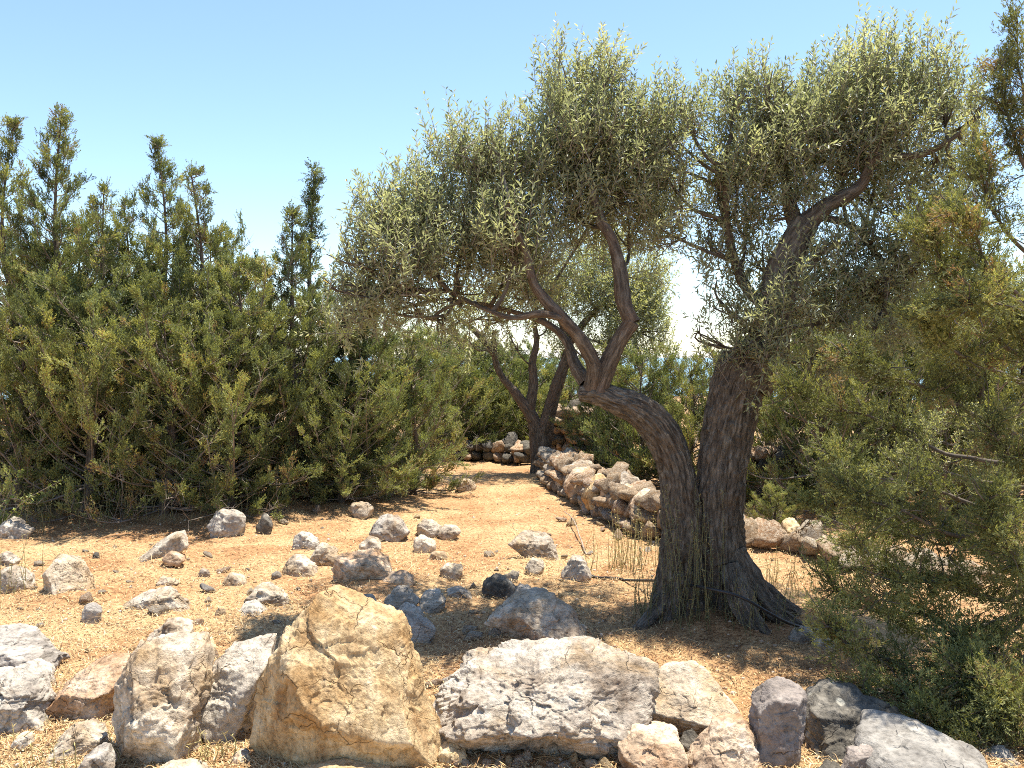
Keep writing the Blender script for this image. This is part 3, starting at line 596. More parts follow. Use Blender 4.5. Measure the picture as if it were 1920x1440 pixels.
# ------------------------------------------------------------------ foliage emitters
UP = np.array([0, 0, 1.0])
def leaves(P, D, L, W, v, r, roll=0.6, fold=0.18):
    n = len(P); S = unit(np.cross(UP, D) + 1e-4); Nn = np.cross(D, S); a = r.normal(0, roll, n)[:, None]
    S2 = S * np.cos(a) + Nn * np.sin(a); N2 = np.cross(D, S2); L = L[:, None]; W = W[:, None]
    mid = P + D * L * 0.45 + N2 * W * fold
    V = np.stack([P, mid + S2 * W / 2, P + D * L - N2 * L * 0.06, mid - S2 * W / 2], 1).reshape(-1, 3)
    b = np.arange(n)[:, None] * 4
    F = np.concatenate([b + np.array([0, 3, 2]), b + np.array([0, 2, 1])])
    return V, F, np.repeat(v, 4)
def twig_leaves(acc, sacc, P, D, L, nl, r, leafL=0.052, leafW=0.0125, vb=None):
    """olive shoots: paired leaves along a stem"""
    n = len(P); A = unit(np.cross(D, r.normal(size=(n, 3)))); B = np.cross(D, A)
    bend = unit(r.normal(size=(n, 3)) + np.array([0, 0, -.3])) * 0.10
    vb = r.uniform(0.1, 0.8, n) if vb is None else vb
    for j in range(nl):
        t = 0.15 + 0.85 * (j // 2 + 0.5) / (nl / 2); sg = 1 if j % 2 else -1; ax = A if (j // 2) % 2 else B
        base = P + D * (L * t)[:, None] + bend * (L * t * t)[:, None]
        ang = 1.12 * (1 - 0.45 * t)
        d = unit(D * math.cos(ang) + ax * sg * math.sin(ang) + r.normal(0, .16, (n, 3)))
        ll = leafL * r.uniform(0.65, 1.15, n) * (1.0 - 0.35 * max(t - .7, 0) / .3)
        v = np.clip(vb + r.normal(0, .13, n), 0, 0.97); v[r.random(n) < 0.004] = 1.0
        acc.add(*leaves(base, d, ll, leafW * r.uniform(.8, 1.2, n), v, r))
    tip = P + D * L[:, None] + bend * L[:, None]; mid = P + D * (L * .5)[:, None] + bend * (L * .25)[:, None]
    w = 0.0022
    V = np.stack([P + A * w, P - A * w * .5 + B * w, P - A * w * .5 - B * w, mid + A * w * .8, mid - A * w * .4 + B * w * .8, mid - A * w * .4 - B * w * .8, tip], 1).reshape(-1, 3)
    b = np.arange(n)[:, None] * 7
    F = np.concatenate([b + np.array(f) for f in ([0, 1, 4], [0, 4, 3], [1, 2, 5], [1, 5, 4], [2, 0, 3], [2, 3, 5], [3, 4, 6], [4, 5, 6], [5, 3, 6])])
    sacc.add(V, F)
def sprays(acc, P, D, L, m, r, v, width=0.011, spread=0.75, blade=0.42):
    """juniper sprays: m slim scale-leaf branchlets round an axis, one triangle each"""
    n = len(P)
    for j in range(m):
        t = (j + r.random(n)) / m; R = r.normal(size=(n, 3)); R = unit(R - D * np.sum(R * D, 1, keepdims=True))
        a = (spread * (1 - 0.65 * t))[:, None]; d = unit(D + R * a)
        b = P + D * (L * t * 0.9)[:, None]; l = (L * blade * (1.1 - 0.5 * t) * r.uniform(.6, 1.2, n))[:, None]
        s = unit(np.cross(d, r.normal(size=(n, 3)))) * (width * r.uniform(.6, 1.2, n))[:, None]
        V = np.stack([b - s * .5, b + d * l * .55 + s * .65, b + d * l], 1).reshape(-1, 3) if False else np.stack([b + s * .15, b + d * l * .6 - s * .6, b + d * l + s * .3], 1).reshape(-1, 3)
        F = np.arange(n)[:, None] * 3 + np.array([0, 1, 2])
        acc.add(V, F, np.repeat(np.clip(v + r.normal(0, .10, n), 0, 1), 3))

# ------------------------------------------------------------------ olive trees
def px3(px, py, d): return [X(px, d), d, Z(py, d)]
def limb_obj(name, P, R, n, k, seed, parent, mat, bark=0.006, **kw):
    V, F, B = bark_tube(P, R, n, k, seed, bark=bark, **kw)
    V = V - np.array(parent.location)
    return new_obj(name, mesh(name, V, F, mat, True, {"bk": ('FLOAT_VECTOR', B)}), parent)
def olive_crown(root, clumps, skel, ntw, nl, seed, mat, leafL, leafW, twigL=(0.2, 0.36), gap=0.0, branch_r=0.012, lean=(0.12, 0, 0)):
    r = np.random.default_rng(seed); org = np.array(root.location); acc, sacc, bacc = Acc(), Acc(), Acc()
    C = np.array([c[:3] for c in clumps]); R = np.array([c[3:6] for c in clumps]); W = np.array([c[6] if len(c) > 6 else 1.0 for c in clumps]); H = np.array([c[7] if len(c) > 7 else 0.0 for c in clumps])
    for c, rad in zip(C, R):                        # branches from the limbs out to every clump
        d2 = np.linalg.norm(skel - c + np.array([0, 0, .35]), axis=1); s = skel[int(np.argmin(d2))]
        m1 = s * .6 + c * .4 + r.normal(0, .05, 3) + np.array([0, 0, -.05])
        V, F = tube(catmull([s, m1, c, c + UP * rad[2] * .5], 10), np.linspace(branch_r * 1.3, branch_r * .35, 10), 5); bacc.add(V - org, F)
        for _ in range(5):
            e = c + unit(r.normal(size=3) + np.array([0, 0, .5])) * rad * r.uniform(.55, .95); st = m1 * .5 + c * .5
            V, F = tube(catmull([st, (st + e) / 2 + r.normal(0, .04, 3), e], 7), np.linspace(branch_r * .6, 0.003, 7), 4); bacc.add(V - org, F)
    pw = W * R[:, 0] * R[:, 1] * R[:, 2]; pw = pw / pw.sum()
    ci = r.choice(len(C), ntw, p=pw); u = unit(r.normal(size=(ntw, 3))); rad = r.random(ntw) ** (1 / 2.0)
    P = C[ci] + u * rad[:, None] * R[ci]
    keep = fbm(P * np.array([2.6, 2.6, 2.6]), 3, seed + 4) > gap - 0.45 - 0.3 * (W[ci] > 1.2); P, u, ci = P[keep], u[keep], ci[keep]; n = len(P)
    sk_ = r.random(n) < .16; P[sk_, 2] -= r.uniform(.05, .3, int(sk_.sum())); hang = np.where(sk_, .55, H[ci])[:, None]
    D = unit(UP * (0.95 - 1.35 * hang) + u * 0.45 + r.normal(0, .38, (n, 3)) + np.array(lean))
    L = r.uniform(*twigL, n); P = P - D * (L * .4)[:, None]
    vb = np.clip(0.45 + 0.30 * fbm(P * 3.1, 2, seed + 8) + r.normal(0, .12, n), 0, .92)
    twig_leaves(acc, sacc, P - org, D, L, nl, r, leafL, leafW, vb)
    crown = new_obj("crown", acc.mesh("crown", mat), root); crown["kind"] = "stuff"
    tw = new_obj("twigs", sacc.mesh("twigs", M_twig), root); tw["kind"] = "stuff"
    br = new_obj("small_branches", bacc.mesh("small_branches", M_twig2, True), root); br["kind"] = "stuff"
    return len(P)

TD = 5.62
otree = empty("olive_tree", (X(1320, TD), TD, T(X(1320, TD), TD)))
tag(otree, "old olive tree with two thick twisted stems in the foreground", "olive tree")
def K(px, py, dd=0.0): return px3(px, py, TD + dd)
pxm = TD / FPX
left_P = [K(1264, 1190), K(1270, 1120), K(1275, 1040), K(1276, 960), K(1266, 880), K(1240, 815, -.02), K(1200, 772, -.03), K(1150, 750, -.04), K(1115, 738, -.05), K(1086, 738, -.05)]
left_R = np.array([48, 42, 37, 34, 30, 31, 28, 22, 19, 13]) * pxm
right_P = [K(1372, 1190, .05), K(1362, 1120, .05), K(1352, 1050, .05), K(1350, 960, .06), K(1358, 860, .08), K(1374, 770, .1), K(1392, 700, .1), K(1402, 672, .1)]
right_R = np.array([54, 48, 43, 40, 40, 43, 46, 38]) * pxm
def flare_r(th, s):
    k = np.exp(-s / 0.13); return 1 + k * (0.35 * np.maximum(np.cos(3 * th + 0.6), 0) + 0.25 * np.maximum(np.cos(5 * th + 2), 0))
V, F, B = join_tubes([bark_tube(left_P, left_R, 300, 112, 3, 0.016, 0.10, 0.06, flare_r), bark_tube(right_P, right_R, 270, 150, 8, 0.018, 0.16, 0.06, flare_r)])
new_obj("trunk", mesh("trunk", V - np.array(otree.location), F, M_bark, True, {"bk": ('FLOAT_VECTOR', B)}), otree)
for i, (P, R) in enumerate([([K(1380, 1030, -.04), K(1402, 1085, -.08), K(1430, 1128, -.12), K(1470, 1160, -.16), K(1512, 1184, -.2), K(1550, 1200, -.24)], [18, 24, 22, 18, 13, 5]),
                            ([K(1372, 1060, -.10), K(1384, 1110, -.20), K(1404, 1160, -.30), K(1436, 1200, -.38), K(1462, 1226, -.44)], [16, 22, 19, 14, 6]),
                            ([K(1256, 1090, .0), K(1232, 1146, -.08), K(1196, 1186, -.18), K(1160, 1210, -.22)], [20, 20, 14, 5]),
                            ([K(1395, 1080, .12), K(1440, 1120, .12), K(1500, 1150, .1)], [20, 18, 7])]):
    limb_obj("root", P, np.array(R) * pxm, 70, 36, 60 + i, otree, M_bark, 0.016, flute=0.30, lump=0.22)
LIMBS = [
    ([K(1116, 742, -.05), K(1134, 700, -.06), K(1160, 642, -.08), K(1186, 603, -.1)], [20, 17, 14, 15]),
    ([K(1186, 606, -.1), K(1170, 570, -.08), K(1163, 510, -.04), K(1148, 450, 0), K(1124, 405, .05), K(1105, 330, .1), K(1100, 240, .1)], [15, 14, 13, 11, 9, 6, 3]),
    ([K(1106, 738, -.05), K(1114, 690, -.1), K(1092, 642, -.15), K(1056, 598, -.2), K(1022, 562, -.2), K(1000, 530, -.2), K(985, 470, -.2), K(950, 390, -.2)], [16, 15, 13, 11, 10, 8, 6, 3]),
    ([K(1100, 722, -.05), K(1078, 685, .1), K(1062, 640, .2), K(1030, 610, .3), K(980, 590, .35), K(900, 570, .4), K(820, 560, .45)], [14, 11, 8, 6, 5, 4, 2]),
    ([K(1056, 598, -.2), K(1010, 588, -.3), K(960, 596, -.2), K(900, 575, 0), K(840, 545, .2)], [6, 6, 5, 4, 2]),
    ([K(1396, 720, .1), K(1432, 660, .1), K(1450, 600, .1), K(1462, 530, .1), K(1482, 468, .1), K(1512, 418, .1)], [47, 42, 35, 31, 28, 24]),
    ([K(1508, 424, .1), K(1550, 386, .1), K(1610, 352, .1), K(1634, 300, .12), K(1660, 230, .15), K(1668, 160, .15)], [21, 15, 10, 8, 5, 3]),
    ([K(1632, 312, .12), K(1650, 294, .1), K(1720, 291, .05), K(1780, 264, 0), K(1830, 220, 0)], [7, 7, 6, 4, 2]),
    ([K(1500, 440, .1), K(1480, 380, .25), K(1470, 300, .35), K(1460, 210, .4)], [18, 12, 8, 3]),
    ([K(1454, 590, .1), K(1400, 540, .3), K(1370, 460, .35), K(1360, 360, .3), K(1365, 270, .3)], [12, 10, 8, 6, 3]),
    ([K(1530, 405, .1), K(1600, 425, .2), K(1640, 475, .2), K(1660, 520, .1)], [7, 5, 4, 2]),
]
skel = []
for i, (P, R) in enumerate(LIMBS):
    limb_obj("limb", P, np.array(R) * pxm, 60 + 30 * (R[0] > 30), 20 + 40 * (R[0] > 30), 80 + i, otree, M_bark if R[0] > 30 else M_bark2, 0.010, flute=0.08, lump=0.10)
    skel.append(catmull(P, 30)[6:])
skel = np.concatenate(skel)
def CL(px, py, rx, ry, dd=0.0, rd=0.35, w=1.0, hang=0.0):
    if dd > -.18: dd += .12
    p = K(px, py, dd); k = (TD + dd) / FPX; return (p[0], p[1], p[2], rx * k, rd, ry * k, w, hang)
crownA = [  # left, middle
    CL(655, 480, 55, 60, -.1, .25, .9), CL(715, 420, 65, 85, 0, .35), CL(690, 560, 70, 50, -.1, .3, .8), CL(790, 380, 75, 85, .1, .4, 1.3), CL(770, 490, 90, 80, -.1, .45, 1.2), CL(865, 300, 70, 75, .1, .4, 1.2), CL(925, 265, 45, 55, 0, .3),
    CL(880, 420, 95, 95, .1, .5, 1.3), CL(860, 530, 90, 55, .2, .45), CL(960, 340, 75, 85, .1, .45, 1.3), CL(970, 450, 85, 80, -.1, .5, 1.3), CL(1050, 170, 55, 75, .2, .4, 1.2), CL(1130, 150, 50, 65, .2, .35, 1.2), CL(1060, 280, 85, 85, .15, .5, 1.3),
    CL(1150, 250, 80, 85, .2, .5, 1.3), CL(1235, 230, 65, 65, .2, .4, 1.2), CL(1280, 215, 35, 55, .2, .3), CL(1080, 390, 85, 75, .2, .5, 1.3), CL(1170, 350, 85, 75, .25, .5, 1.2), CL(1250, 330, 55, 75, .2, .4, 1.1), CL(1240, 430, 60, 50, .3, .4, .9), CL(1180, 440, 70, 40, .4, .35, .8), CL(1000, 540, 70, 45, .3, .4, .9), CL(930, 600, 80, 30, .4, .35, .6), CL(630, 545, 55, 35, -.1, .25, .8), CL(745, 590, 70, 40, 0, .3, .7), CL(830, 610, 60, 35, .1, .3, .6), CL(650, 600, 45, 30, .1, .25, .7), CL(720, 545, 70, 45, .3, .3, 1.0), CL(1330, 460, 35, 60, .3, .3, .9), CL(1430, 480, 50, 45, .35, .3, .9), CL(690, 500, 60, 50, .1, .3, .9)] + [CL(a, b, 80, 80,   .95, .5, .25) for a, b in ((800, 430), (900, 400), (1000, 330), (1090, 260), (1180, 300), (1120, 400), (960, 480), (1230, 380))]
crownB = [  # right
    CL(1370, 200, 48, 75, .3, .4, 1.2), CL(1440, 190, 60, 75, .2, .4, 1.3), CL(1385, 310, 62, 75, .25, .45, 1.2), CL(1470, 290, 75, 85, .2, .5, 1.3), CL(1540, 190, 65, 75, .2, .45, 1.3), CL(1620, 140, 55, 80, .2, .45, 1.3), CL(1700, 150, 65, 75, .15, .45, 1.3), CL(1580, 280, 85, 80, .2, .5, 1.3), CL(1670, 250, 80, 75, .1, .5, 1.3),
    CL(1770, 210, 60, 70, .1, .4, 1.2), CL(1835, 230, 45, 65, 0, .35, 1.1), CL(1760, 310, 75, 50, .1, .45, 1.0), CL(1850, 320, 40, 45, 0, .3, .8), CL(1400, 410, 60, 50, .3, .4, .9), CL(1350, 370, 45, 50, .3, .35, .9), CL(1490, 370, 60, 40, .1, .35, .9), CL(1640, 350, 80, 45, .2, .4, 1.1), CL(1720, 390, 70, 45, .1, .4, 1.0),
    CL(1345, 560, 38, 70, .15, .25, .9), CL(1375, 480, 42, 60, .3, .3, .8), CL(1400, 610, 42, 70, -.05, .25, 1.0, .2), CL(1450, 620, 42, 75, -.22, .14, 2.2, .3), CL(1490, 540, 42, 55, -.2, .14, 2.2, .3), CL(1440, 670, 40, 35, -.25, .12, 2.2, .4), CL(1530, 490, 45, 50, -.1, .3, 1.0), CL(1380, 660, 55, 32, -.15, .2, 1.0, .3),
    CL(1590, 520, 60, 50, .1, .35, 1.3, .3), CL(1660, 540, 60, 45, .1, .35, 1.2, .3), CL(1600, 440, 60, 45, .1, .3, 1.5, .2), CL(1560, 460, 45, 40, -.15, .2, 1.4, .3), CL(1520, 560, 50, 50, .25, .25, 1.3, .2), CL(1610, 570, 60, 50, .3, .3, 1.3, .3), CL(1760, 440, 50, 50, .2, .3, 1.0, .2), CL(1800, 380, 50, 45, .2, .3, 1.0), CL(1680, 460, 60, 50, 0, .35, 1.1, .3), CL(1570, 600, 60, 60, 0, .3, 1.5, .4), CL(1640, 620, 50, 50, 0, .3, 1.3, .5), CL(1540, 680, 45, 50, .1, .25, 1.2, .5), CL(1690, 600, 50, 50, .1, .3, 1.0, .4), CL(1720, 500, 45, 45, .1, .3, 1., .3), CL(1310, 640, 24, 40, .2, .15, .5)] + [CL(a, b, 80, 75,   .95, .5, .25) for a, b in ((1420, 270), (1520, 240), (1620, 220), (1720, 240), (1560, 320), (1680, 310))]
olive_crown(otree, crownA + crownB, skel, 8300, 16, 5, M_olive, 0.060, 0.0125, (0.20, 0.38), 0.0, 0.012)

D2 = 12.75
otree2 = empty("olive_tree", (X(1015, D2), D2, T(X(1015, D2), D2)))
tag(otree2, "slender forked olive tree in the background beside the path", "olive tree")
def K2(px, py, dd=0.0): return px3(px, py, D2 + dd)
p2 = D2 / FPX
V, F, B = join_tubes([bark_tube([K2(1014, 905), K2(1016, 860), K2(1020, 810), K2(1030, 770), K2(1045, 720), K2(1062, 670), K2(1068, 640)], np.array([22, 15, 13, 11, 10, 8, 6]) * p2, 90, 36, 21, 0.02, 0.12, 0.08),
                      bark_tube([K2(1012, 900), K2(1008, 850), K2(1004, 800), K2(990, 770), K2(965, 735), K2(940, 705), K2(928, 670), K2(926, 620)], np.array([18, 13, 12, 10, 8, 6, 5, 4]) * p2, 90, 32, 22, 0.02, 0.1, 0.08)])
new_obj("trunk", mesh("trunk", V - np.array(otree2.location), F, M_bark2, True, {"bk": ('FLOAT_VECTOR', B)}), otree2)
L2 = [([K2(992, 772), K2(1000, 720), K2(998, 680), K2(1006, 640), K2(1000, 590), K2(1010, 540)], [10, 9, 7, 5, 4, 2]), ([K2(1066, 645), K2(1100, 600), K2(1140, 560), K2(1180, 520)], [8, 6, 4, 2]), ([K2(1066, 645), K2(1050, 590), K2(1040, 530)], [8, 6, 3]), ([K2(928, 665), K2(890, 620), K2(850, 590)], [6, 5, 2])]
sk2 = []
for i, (P, R) in enumerate(L2):
    limb_obj("limb", P, np.array(R) * p2, 30, 12, 130 + i, otree2, M_bark2, 0.008); sk2.append(catmull(P, 20))
sk2 = np.concatenate(sk2)
def C2(px, py, rx, ry, dd=0.0, rd=.6, w=1.0, hang=0.0): p = K2(px, py, dd); return (p[0], p[1], p[2], rx * p2, rd, ry * p2, w, hang)
olive_crown(otree2, [C2(850, 580, 55, 45, 0, .5, .6), C2(920, 570, 60, 50, -.3, .6), C2(880, 640, 50, 35, -.3, .4, .7), C2(1000, 520, 70, 60, 0, .8), C2(1090, 540, 75, 65, 0, .8, 1.2), C2(1170, 560, 70, 70, 0, .7, 1.3), C2(1215, 600, 45, 55, 0, .5, 1.3),
                     C2(1150, 640, 70, 45, -.2, .6, 1.2), C2(1215, 560, 40, 60, .2, .5, 1.2), C2(1060, 640, 50, 40, .2, .5, .8), C2(960, 640, 40, 35, -.4, .4, .7), C2(1120, 690, 45, 25, -.2, .4, .8), C2(1190, 660, 45, 30, -.3, .4, 1.0), C2(1230, 520, 40, 60, 0, .5, 1.2), C2(1130, 480, 80, 60, .2, .7, 1.1), C2(1030, 590, 60, 45, 0, .5, 1.0), C2(820, 620, 45, 40, 0, .4, .7), C2(1240, 640, 30, 45, -.2, .4, 1.2)],
            sk2, 3200, 14, 6, M_olive2, 0.062, 0.017, (0.22, 0.40), -.1, 0.012)

# ------------------------------------------------------------------ junipers
_jp = {}
def juniper_shape(key, H, R, seed, n_br, spire, slim, dens=1.0, mat=None, brown=.12, tone=0.0, lean=0.0, tuft=30, m=8, sl=(.045, .095), wd=.0125):
    """leader + ascending branches + side shoots, each shoot tipped by a tuft of sprays; spire = share of the height taken by the slim top"""
    r = np.random.default_rng(seed); acc, bacc = Acc(), Acc()
    lead = catmull([[0, 0, -.05], [r.normal(0, .05), r.normal(0, .05), H * .35], [lean * .5 + r.normal(0, .06), r.normal(0, .05), H * .7], [lean, 0, H]], 24)
    V, F, B = bark_tube(lead, np.array([0.055, 0.045, 0.024, 0.009, 0.003]) * (0.6 + 0.22 * H), 40, 10, seed, 0.008, 0.1, 0.1)
    tr = mesh("trunk", V, F, M_bark2, True, {"bk": ('FLOAT_VECTOR', B)})
    SP, SD, SV, SL = [], [], [], []
    b0 = 1 - spire
    def prof(h):
        if h < b0: return (0.80 + 0.20 * math.sin(math.pi * min(h / b0, 1) ** .8)) * (1 - .35 * (h / b0) ** 3)
        t = (h - b0) / max(spire, 1e-3); return 0.62 * (1 - t) ** slim + 0.012
    for i in range(n_br):
        h = min(((i + r.random()) / n_br) ** 1.05, .985)
        if h > b0 and spire > .25 and r.random() < .10: continue
        az = i * 2.399 + r.normal(0, .4); ln = R * prof(h) * (r.uniform(.6, 1.12) if h < b0 else r.uniform(.55, 1.4)); rise = r.uniform(.5, 1.25) if h > .2 else r.uniform(-.05, .4)
        s = np.array([np.interp(h * H, lead[:, 2], lead[:, k]) for k in range(3)]); s[2] = max(h * H - 0.45 * ln * rise, .05)
        a = np.array([math.cos(az), math.sin(az), 0]); e = s + a * ln + UP * ln * rise; e[2] = max(e[2], .08)
        c = catmull([s, (s + e) / 2 + a * ln * .08 - UP * ln * .08 + r.normal(0, .03, 3), e], 9)
        V, F = tube(c, np.linspace(.006 + .011 * ln, .002, 9), 4); bacc.add(V, F)
        nb = max(3, int(4 + ln * 7 * dens)); tone_b = r.normal(0, .15)
        for j in range(nb):
            t = 1 - .78 * (j / nb) ** 1.25; q = c[int(t * 8)]; dirb = unit(c[min(int(t * 8) + 1, 8)] - c[max(int(t * 8) - 1, 0)])
            sd = unit(dirb * .7 + UP * .55 + r.normal(0, .50, 3)); sl_ = r.uniform(.12, .34) * (0.30 + .8 * min(ln, 1)); e2 = q + sd * sl_
            V, F = tube(np.array([q, (q + e2) / 2 + r.normal(0, .015, 3), e2]), [.0045, .003, .0015], 3, False); bacc.add(V, F)
            dead = r.random() < brown * (2.0 if h < .3 else .7) * (1.6 if t < .5 else .8)
            if dead and r.random() < .55:
                for _ in range(4):
                    p0 = q + (e2 - q) * r.random(); V, F = tube(np.array([p0, p0 + r.normal(0, .09, 3)]), [.0028, .001], 3, False); bacc.add(V, F)
                continue
            nt = max(3, int(tuft * r.uniform(.6, 1.3) * dens * (.40 + .70 * min(ln / .6, 1)))); tt = r.random(nt) ** .7
            SP.append(q + (e2 - q) * tt[:, None] + r.normal(0, .019, (nt, 3))); SD.append(unit(sd + UP * .35 + r.normal(0, .42, (nt, 3))))
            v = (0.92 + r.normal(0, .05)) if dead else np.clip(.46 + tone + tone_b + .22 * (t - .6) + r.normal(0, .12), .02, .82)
            SV.append(np.full(nt, v)); SL.append(r.uniform(*sl, nt) * (0.55 if dead else 1))
    SP, SD, SV, SL = map(np.concatenate, (SP, SD, SV, SL)); ok = SP[:, 2] > 0.02
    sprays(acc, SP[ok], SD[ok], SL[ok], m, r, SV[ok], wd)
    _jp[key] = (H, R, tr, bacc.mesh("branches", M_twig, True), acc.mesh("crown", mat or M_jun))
juniper_shape('spire_a', 4.35, 1.0, 201, 104, .56, 1.25)
juniper_shape('spire_b', 4.40, 1.0, 202, 108, .55, 1.05)
juniper_shape('spire_c', 3.75, 1.0, 205, 98, .52, 1.0)
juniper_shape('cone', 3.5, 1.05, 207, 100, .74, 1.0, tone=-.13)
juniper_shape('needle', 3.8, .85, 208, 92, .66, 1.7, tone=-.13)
juniper_shape('dome', 2.75, 1.0, 206, 66, .22, .8)
juniper_shape('bush_a', 2.2, .95, 214, 64, .14, .7, brown=.24)
juniper_shape('bush_b', 2.2, .95, 215, 64, .14, .7, brown=.20)
juniper_shape('back_a', 1.65, .80, 224, 60, .2, .8, brown=.08, tone=.05)
juniper_shape('back_b', 1.75, 1.0, 222, 54, .14, .7, brown=.10, wd=.015)
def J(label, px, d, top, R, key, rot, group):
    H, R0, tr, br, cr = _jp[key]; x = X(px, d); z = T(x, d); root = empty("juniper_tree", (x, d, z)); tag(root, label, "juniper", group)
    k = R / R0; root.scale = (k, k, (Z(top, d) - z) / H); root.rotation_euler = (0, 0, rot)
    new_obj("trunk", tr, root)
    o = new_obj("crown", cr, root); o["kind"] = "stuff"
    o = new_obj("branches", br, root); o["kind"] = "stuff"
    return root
GL = "junipers lining the left side"
J("slim-topped juniper cut by the left edge, first spire from the left", 28, 10.2, 222, 1.0, 'spire_a', 0, GL)
J("tallest juniper with feathery spire, second from the left", 116, 10.0, 205, 1.0, 'spire_b', 0, GL)
J("juniper with lower top between the tallest spire and the twin spires", 195, 9.6, 352, 0.95, 'spire_c', 2.1, GL)
J("juniper with a needle-thin spire, left one of the twin spires", 294, 10.3, 262, .95, 'spire_a', 2.6, GL)
J("broad juniper with ragged top, right one of the twin spires", 358, 9.9, 322, 1.05, 'spire_c', 0, GL)
J("round-topped juniper filling the dip before the sky gap", 440, 9.6, 492, 1.0, 'dome', 0, GL)
J("dark cone-shaped juniper right of the sky gap, reaching the ground", 548, 9.75, 395, 1.0, 'cone', 0, GL)
J("thin dark juniper whose lone spire rises beside the olive crown", 592, 10.5, 318, .85, 'needle', 0, GL)
J("rounded juniper bush at the right end of the row, beside the path", 690, 10.35, 545, 1.02, 'dome', 2.0, GL)
J("low dense juniper bush overhanging the path at the row's end", 775, 10.9, 650, .80, 'bush_b', 1.0, GL)
J("dark juniper set back behind the sky gap", 485, 12.4, 490, .9, 'spire_c', 4.0, GL)
J("low juniper in front, at the left edge above the bramble", 40, 9.2, 590, .95, 'bush_b', 4.2, GL)
J("low juniper in front, below the tallest spire", 165, 9.1, 560, .95, 'bush_a', 1.5, GL)
J("low juniper with bare brown twigs, below the twin spires", 305, 9.05, 590, .95, 'bush_a', 0, GL)
J("low juniper with bare brown twigs, below the round-topped one", 430, 9.15, 620, .9, 'bush_b', 0, GL)
J("small dark juniper filling the foot of the row beside the broad grey rock", 640, 9.75, 700, .75, 'bush_b', 2.6, GL)
J("juniper with rounded top between the second and third spires from the left", 158, 10.5, 418, 1.0, 'dome', 3.1, GL)
J("juniper with rounded top just left of the needle-thin spire", 232, 10.4, 378, 1.0, 'spire_c', 1.2, GL)
J("juniper shoulder below the ragged twin spire, facing the sky gap", 395, 10.2, 440, .95, 'dome', 4.7, GL)
J("juniper filling between the two leftmost spires", 66, 10.6, 470, 1.0, 'dome', 5.9, GL)
J("dark juniper at the olive's left tip, right of the thin lone spire", 650, 10.2, 520, 1.0, 'cone', 1.9, GL)
GB = "junipers closing the background"
J("juniper bush closing the far end of the path at left", 850, 15.6, 640, 1.2, 'back_b', 0, GB)
J("juniper bush behind the fork of the background olive", 945, 16.2, 668, 1.3, 'back_b', 1.7, GB)
J("dark juniper bush between the row's end and the far stones", 800, 14.2, 640, 1.1, 'bush_a', .6, GB)
J("low juniper bush right behind the line of dark stones", 900, 15.0, 720, .9, 'back_b', 2.9, GB)
J("juniper bush beyond the background olive's trunk", 1010, 15.2, 735, .8, 'back_b', 4.6, GB)
J("farther juniper bush showing over the path's end, left half", 880, 18.5, 655, 1.5, 'bush_b', 1.9, GB)
J("farther juniper bush showing over the path's end, right half", 1010, 18.8, 672, 1.5, 'bush_a', 4.4, GB)
J("farther juniper bush between background olive and stone wall", 1130, 18.0, 690, 1.3, 'back_b', .9, GB)
J("juniper bush above the shaded rubble wall", 1080, 16.4, 690, 1.2, 'back_b', 3.9, GB)
J("bright juniper bush behind the stone wall with small pointed top", 1205, 11.6, 674, .80, 'back_a', 0, GB)
J("bright juniper bush just left of the old olive's thick stem", 1292, 11.2, 690, .76, 'back_a', 2.4, GB)
J("small juniper bush tucked behind the cap stones of the wall", 1142, 12.4, 735, .65, 'back_a', 4.4, GB)
J("juniper in the gap between the old olive's thick stem and the tall juniper", 1440, 12.6, 655, 1.1, 'bush_a', 1.0, GB)
J("juniper right behind the old olive's thick stem", 1475, 10.4, 640, .95, 'back_b', 5.0, GB)
J("tall juniper seen between the old olive and the near juniper", 1610, 11.4, 600, 1.1, 'dome', 4.2, GB)
J("juniper at the right behind the silvery shrub", 1760, 11.0, 600, 1.1, 'bush_a', 5.2, GB)
J("juniper at the right edge far behind the near branches", 1900, 10.0, 560, 1.1, 'dome', 5.5, GB)
J("bushy juniper behind the tumbled wall, right of the old olive", 1545, 9.4, 575, .9, 'bush_b', 3.0, GB)
J("bushy juniper behind the silvery shrub, under the olive's right crown", 1690, 9.8, 540, 1.0, 'bush_a', 2.2, GB)
J("bushy juniper behind the near juniper's middle branches", 1840, 9.4, 520, 1.0, 'bush_b', 5.6, GB)
J("small juniper sprig growing by the tumbled wall", 1452, 8.6, 915, .28, 'back_a', 1.1, GB)

# silvery olive shrub at the right
DS = 8.6
shrub = empty("olive_shrub", (X(1770, DS), DS, T(X(1770, DS), DS))); tag(shrub, "silvery olive shrub behind the near juniper at the right", "shrub")
ps = DS / FPX
limb_obj("stem", [px3(1770, 1000, DS), px3(1765, 930, DS), px3(1775, 860, DS)], np.array([9, 7, 4]) * ps, 20, 10, 140, shrub, M_bark2, .005)
def CS(px, py, rx, ry, w=1.0): p = px3(px, py, DS); return (p[0], p[1], p[2], rx * ps, .35, ry * ps, w)
olive_crown(shrub, [CS(1700, 840, 60, 45), CS(1770, 800, 70, 50), CS(1850, 820, 70, 50), CS(1760, 870, 80, 45), CS(1840, 890, 60, 40), CS(1680, 890, 40, 35), CS(1900, 860, 40, 50)], catmull([px3(1770, 1000, DS), px3(1765, 930, DS), px3(1775, 860, DS)], 10), 620, 14, 15, M_olive2, .05, .016, (.15, .28), 0, .008)

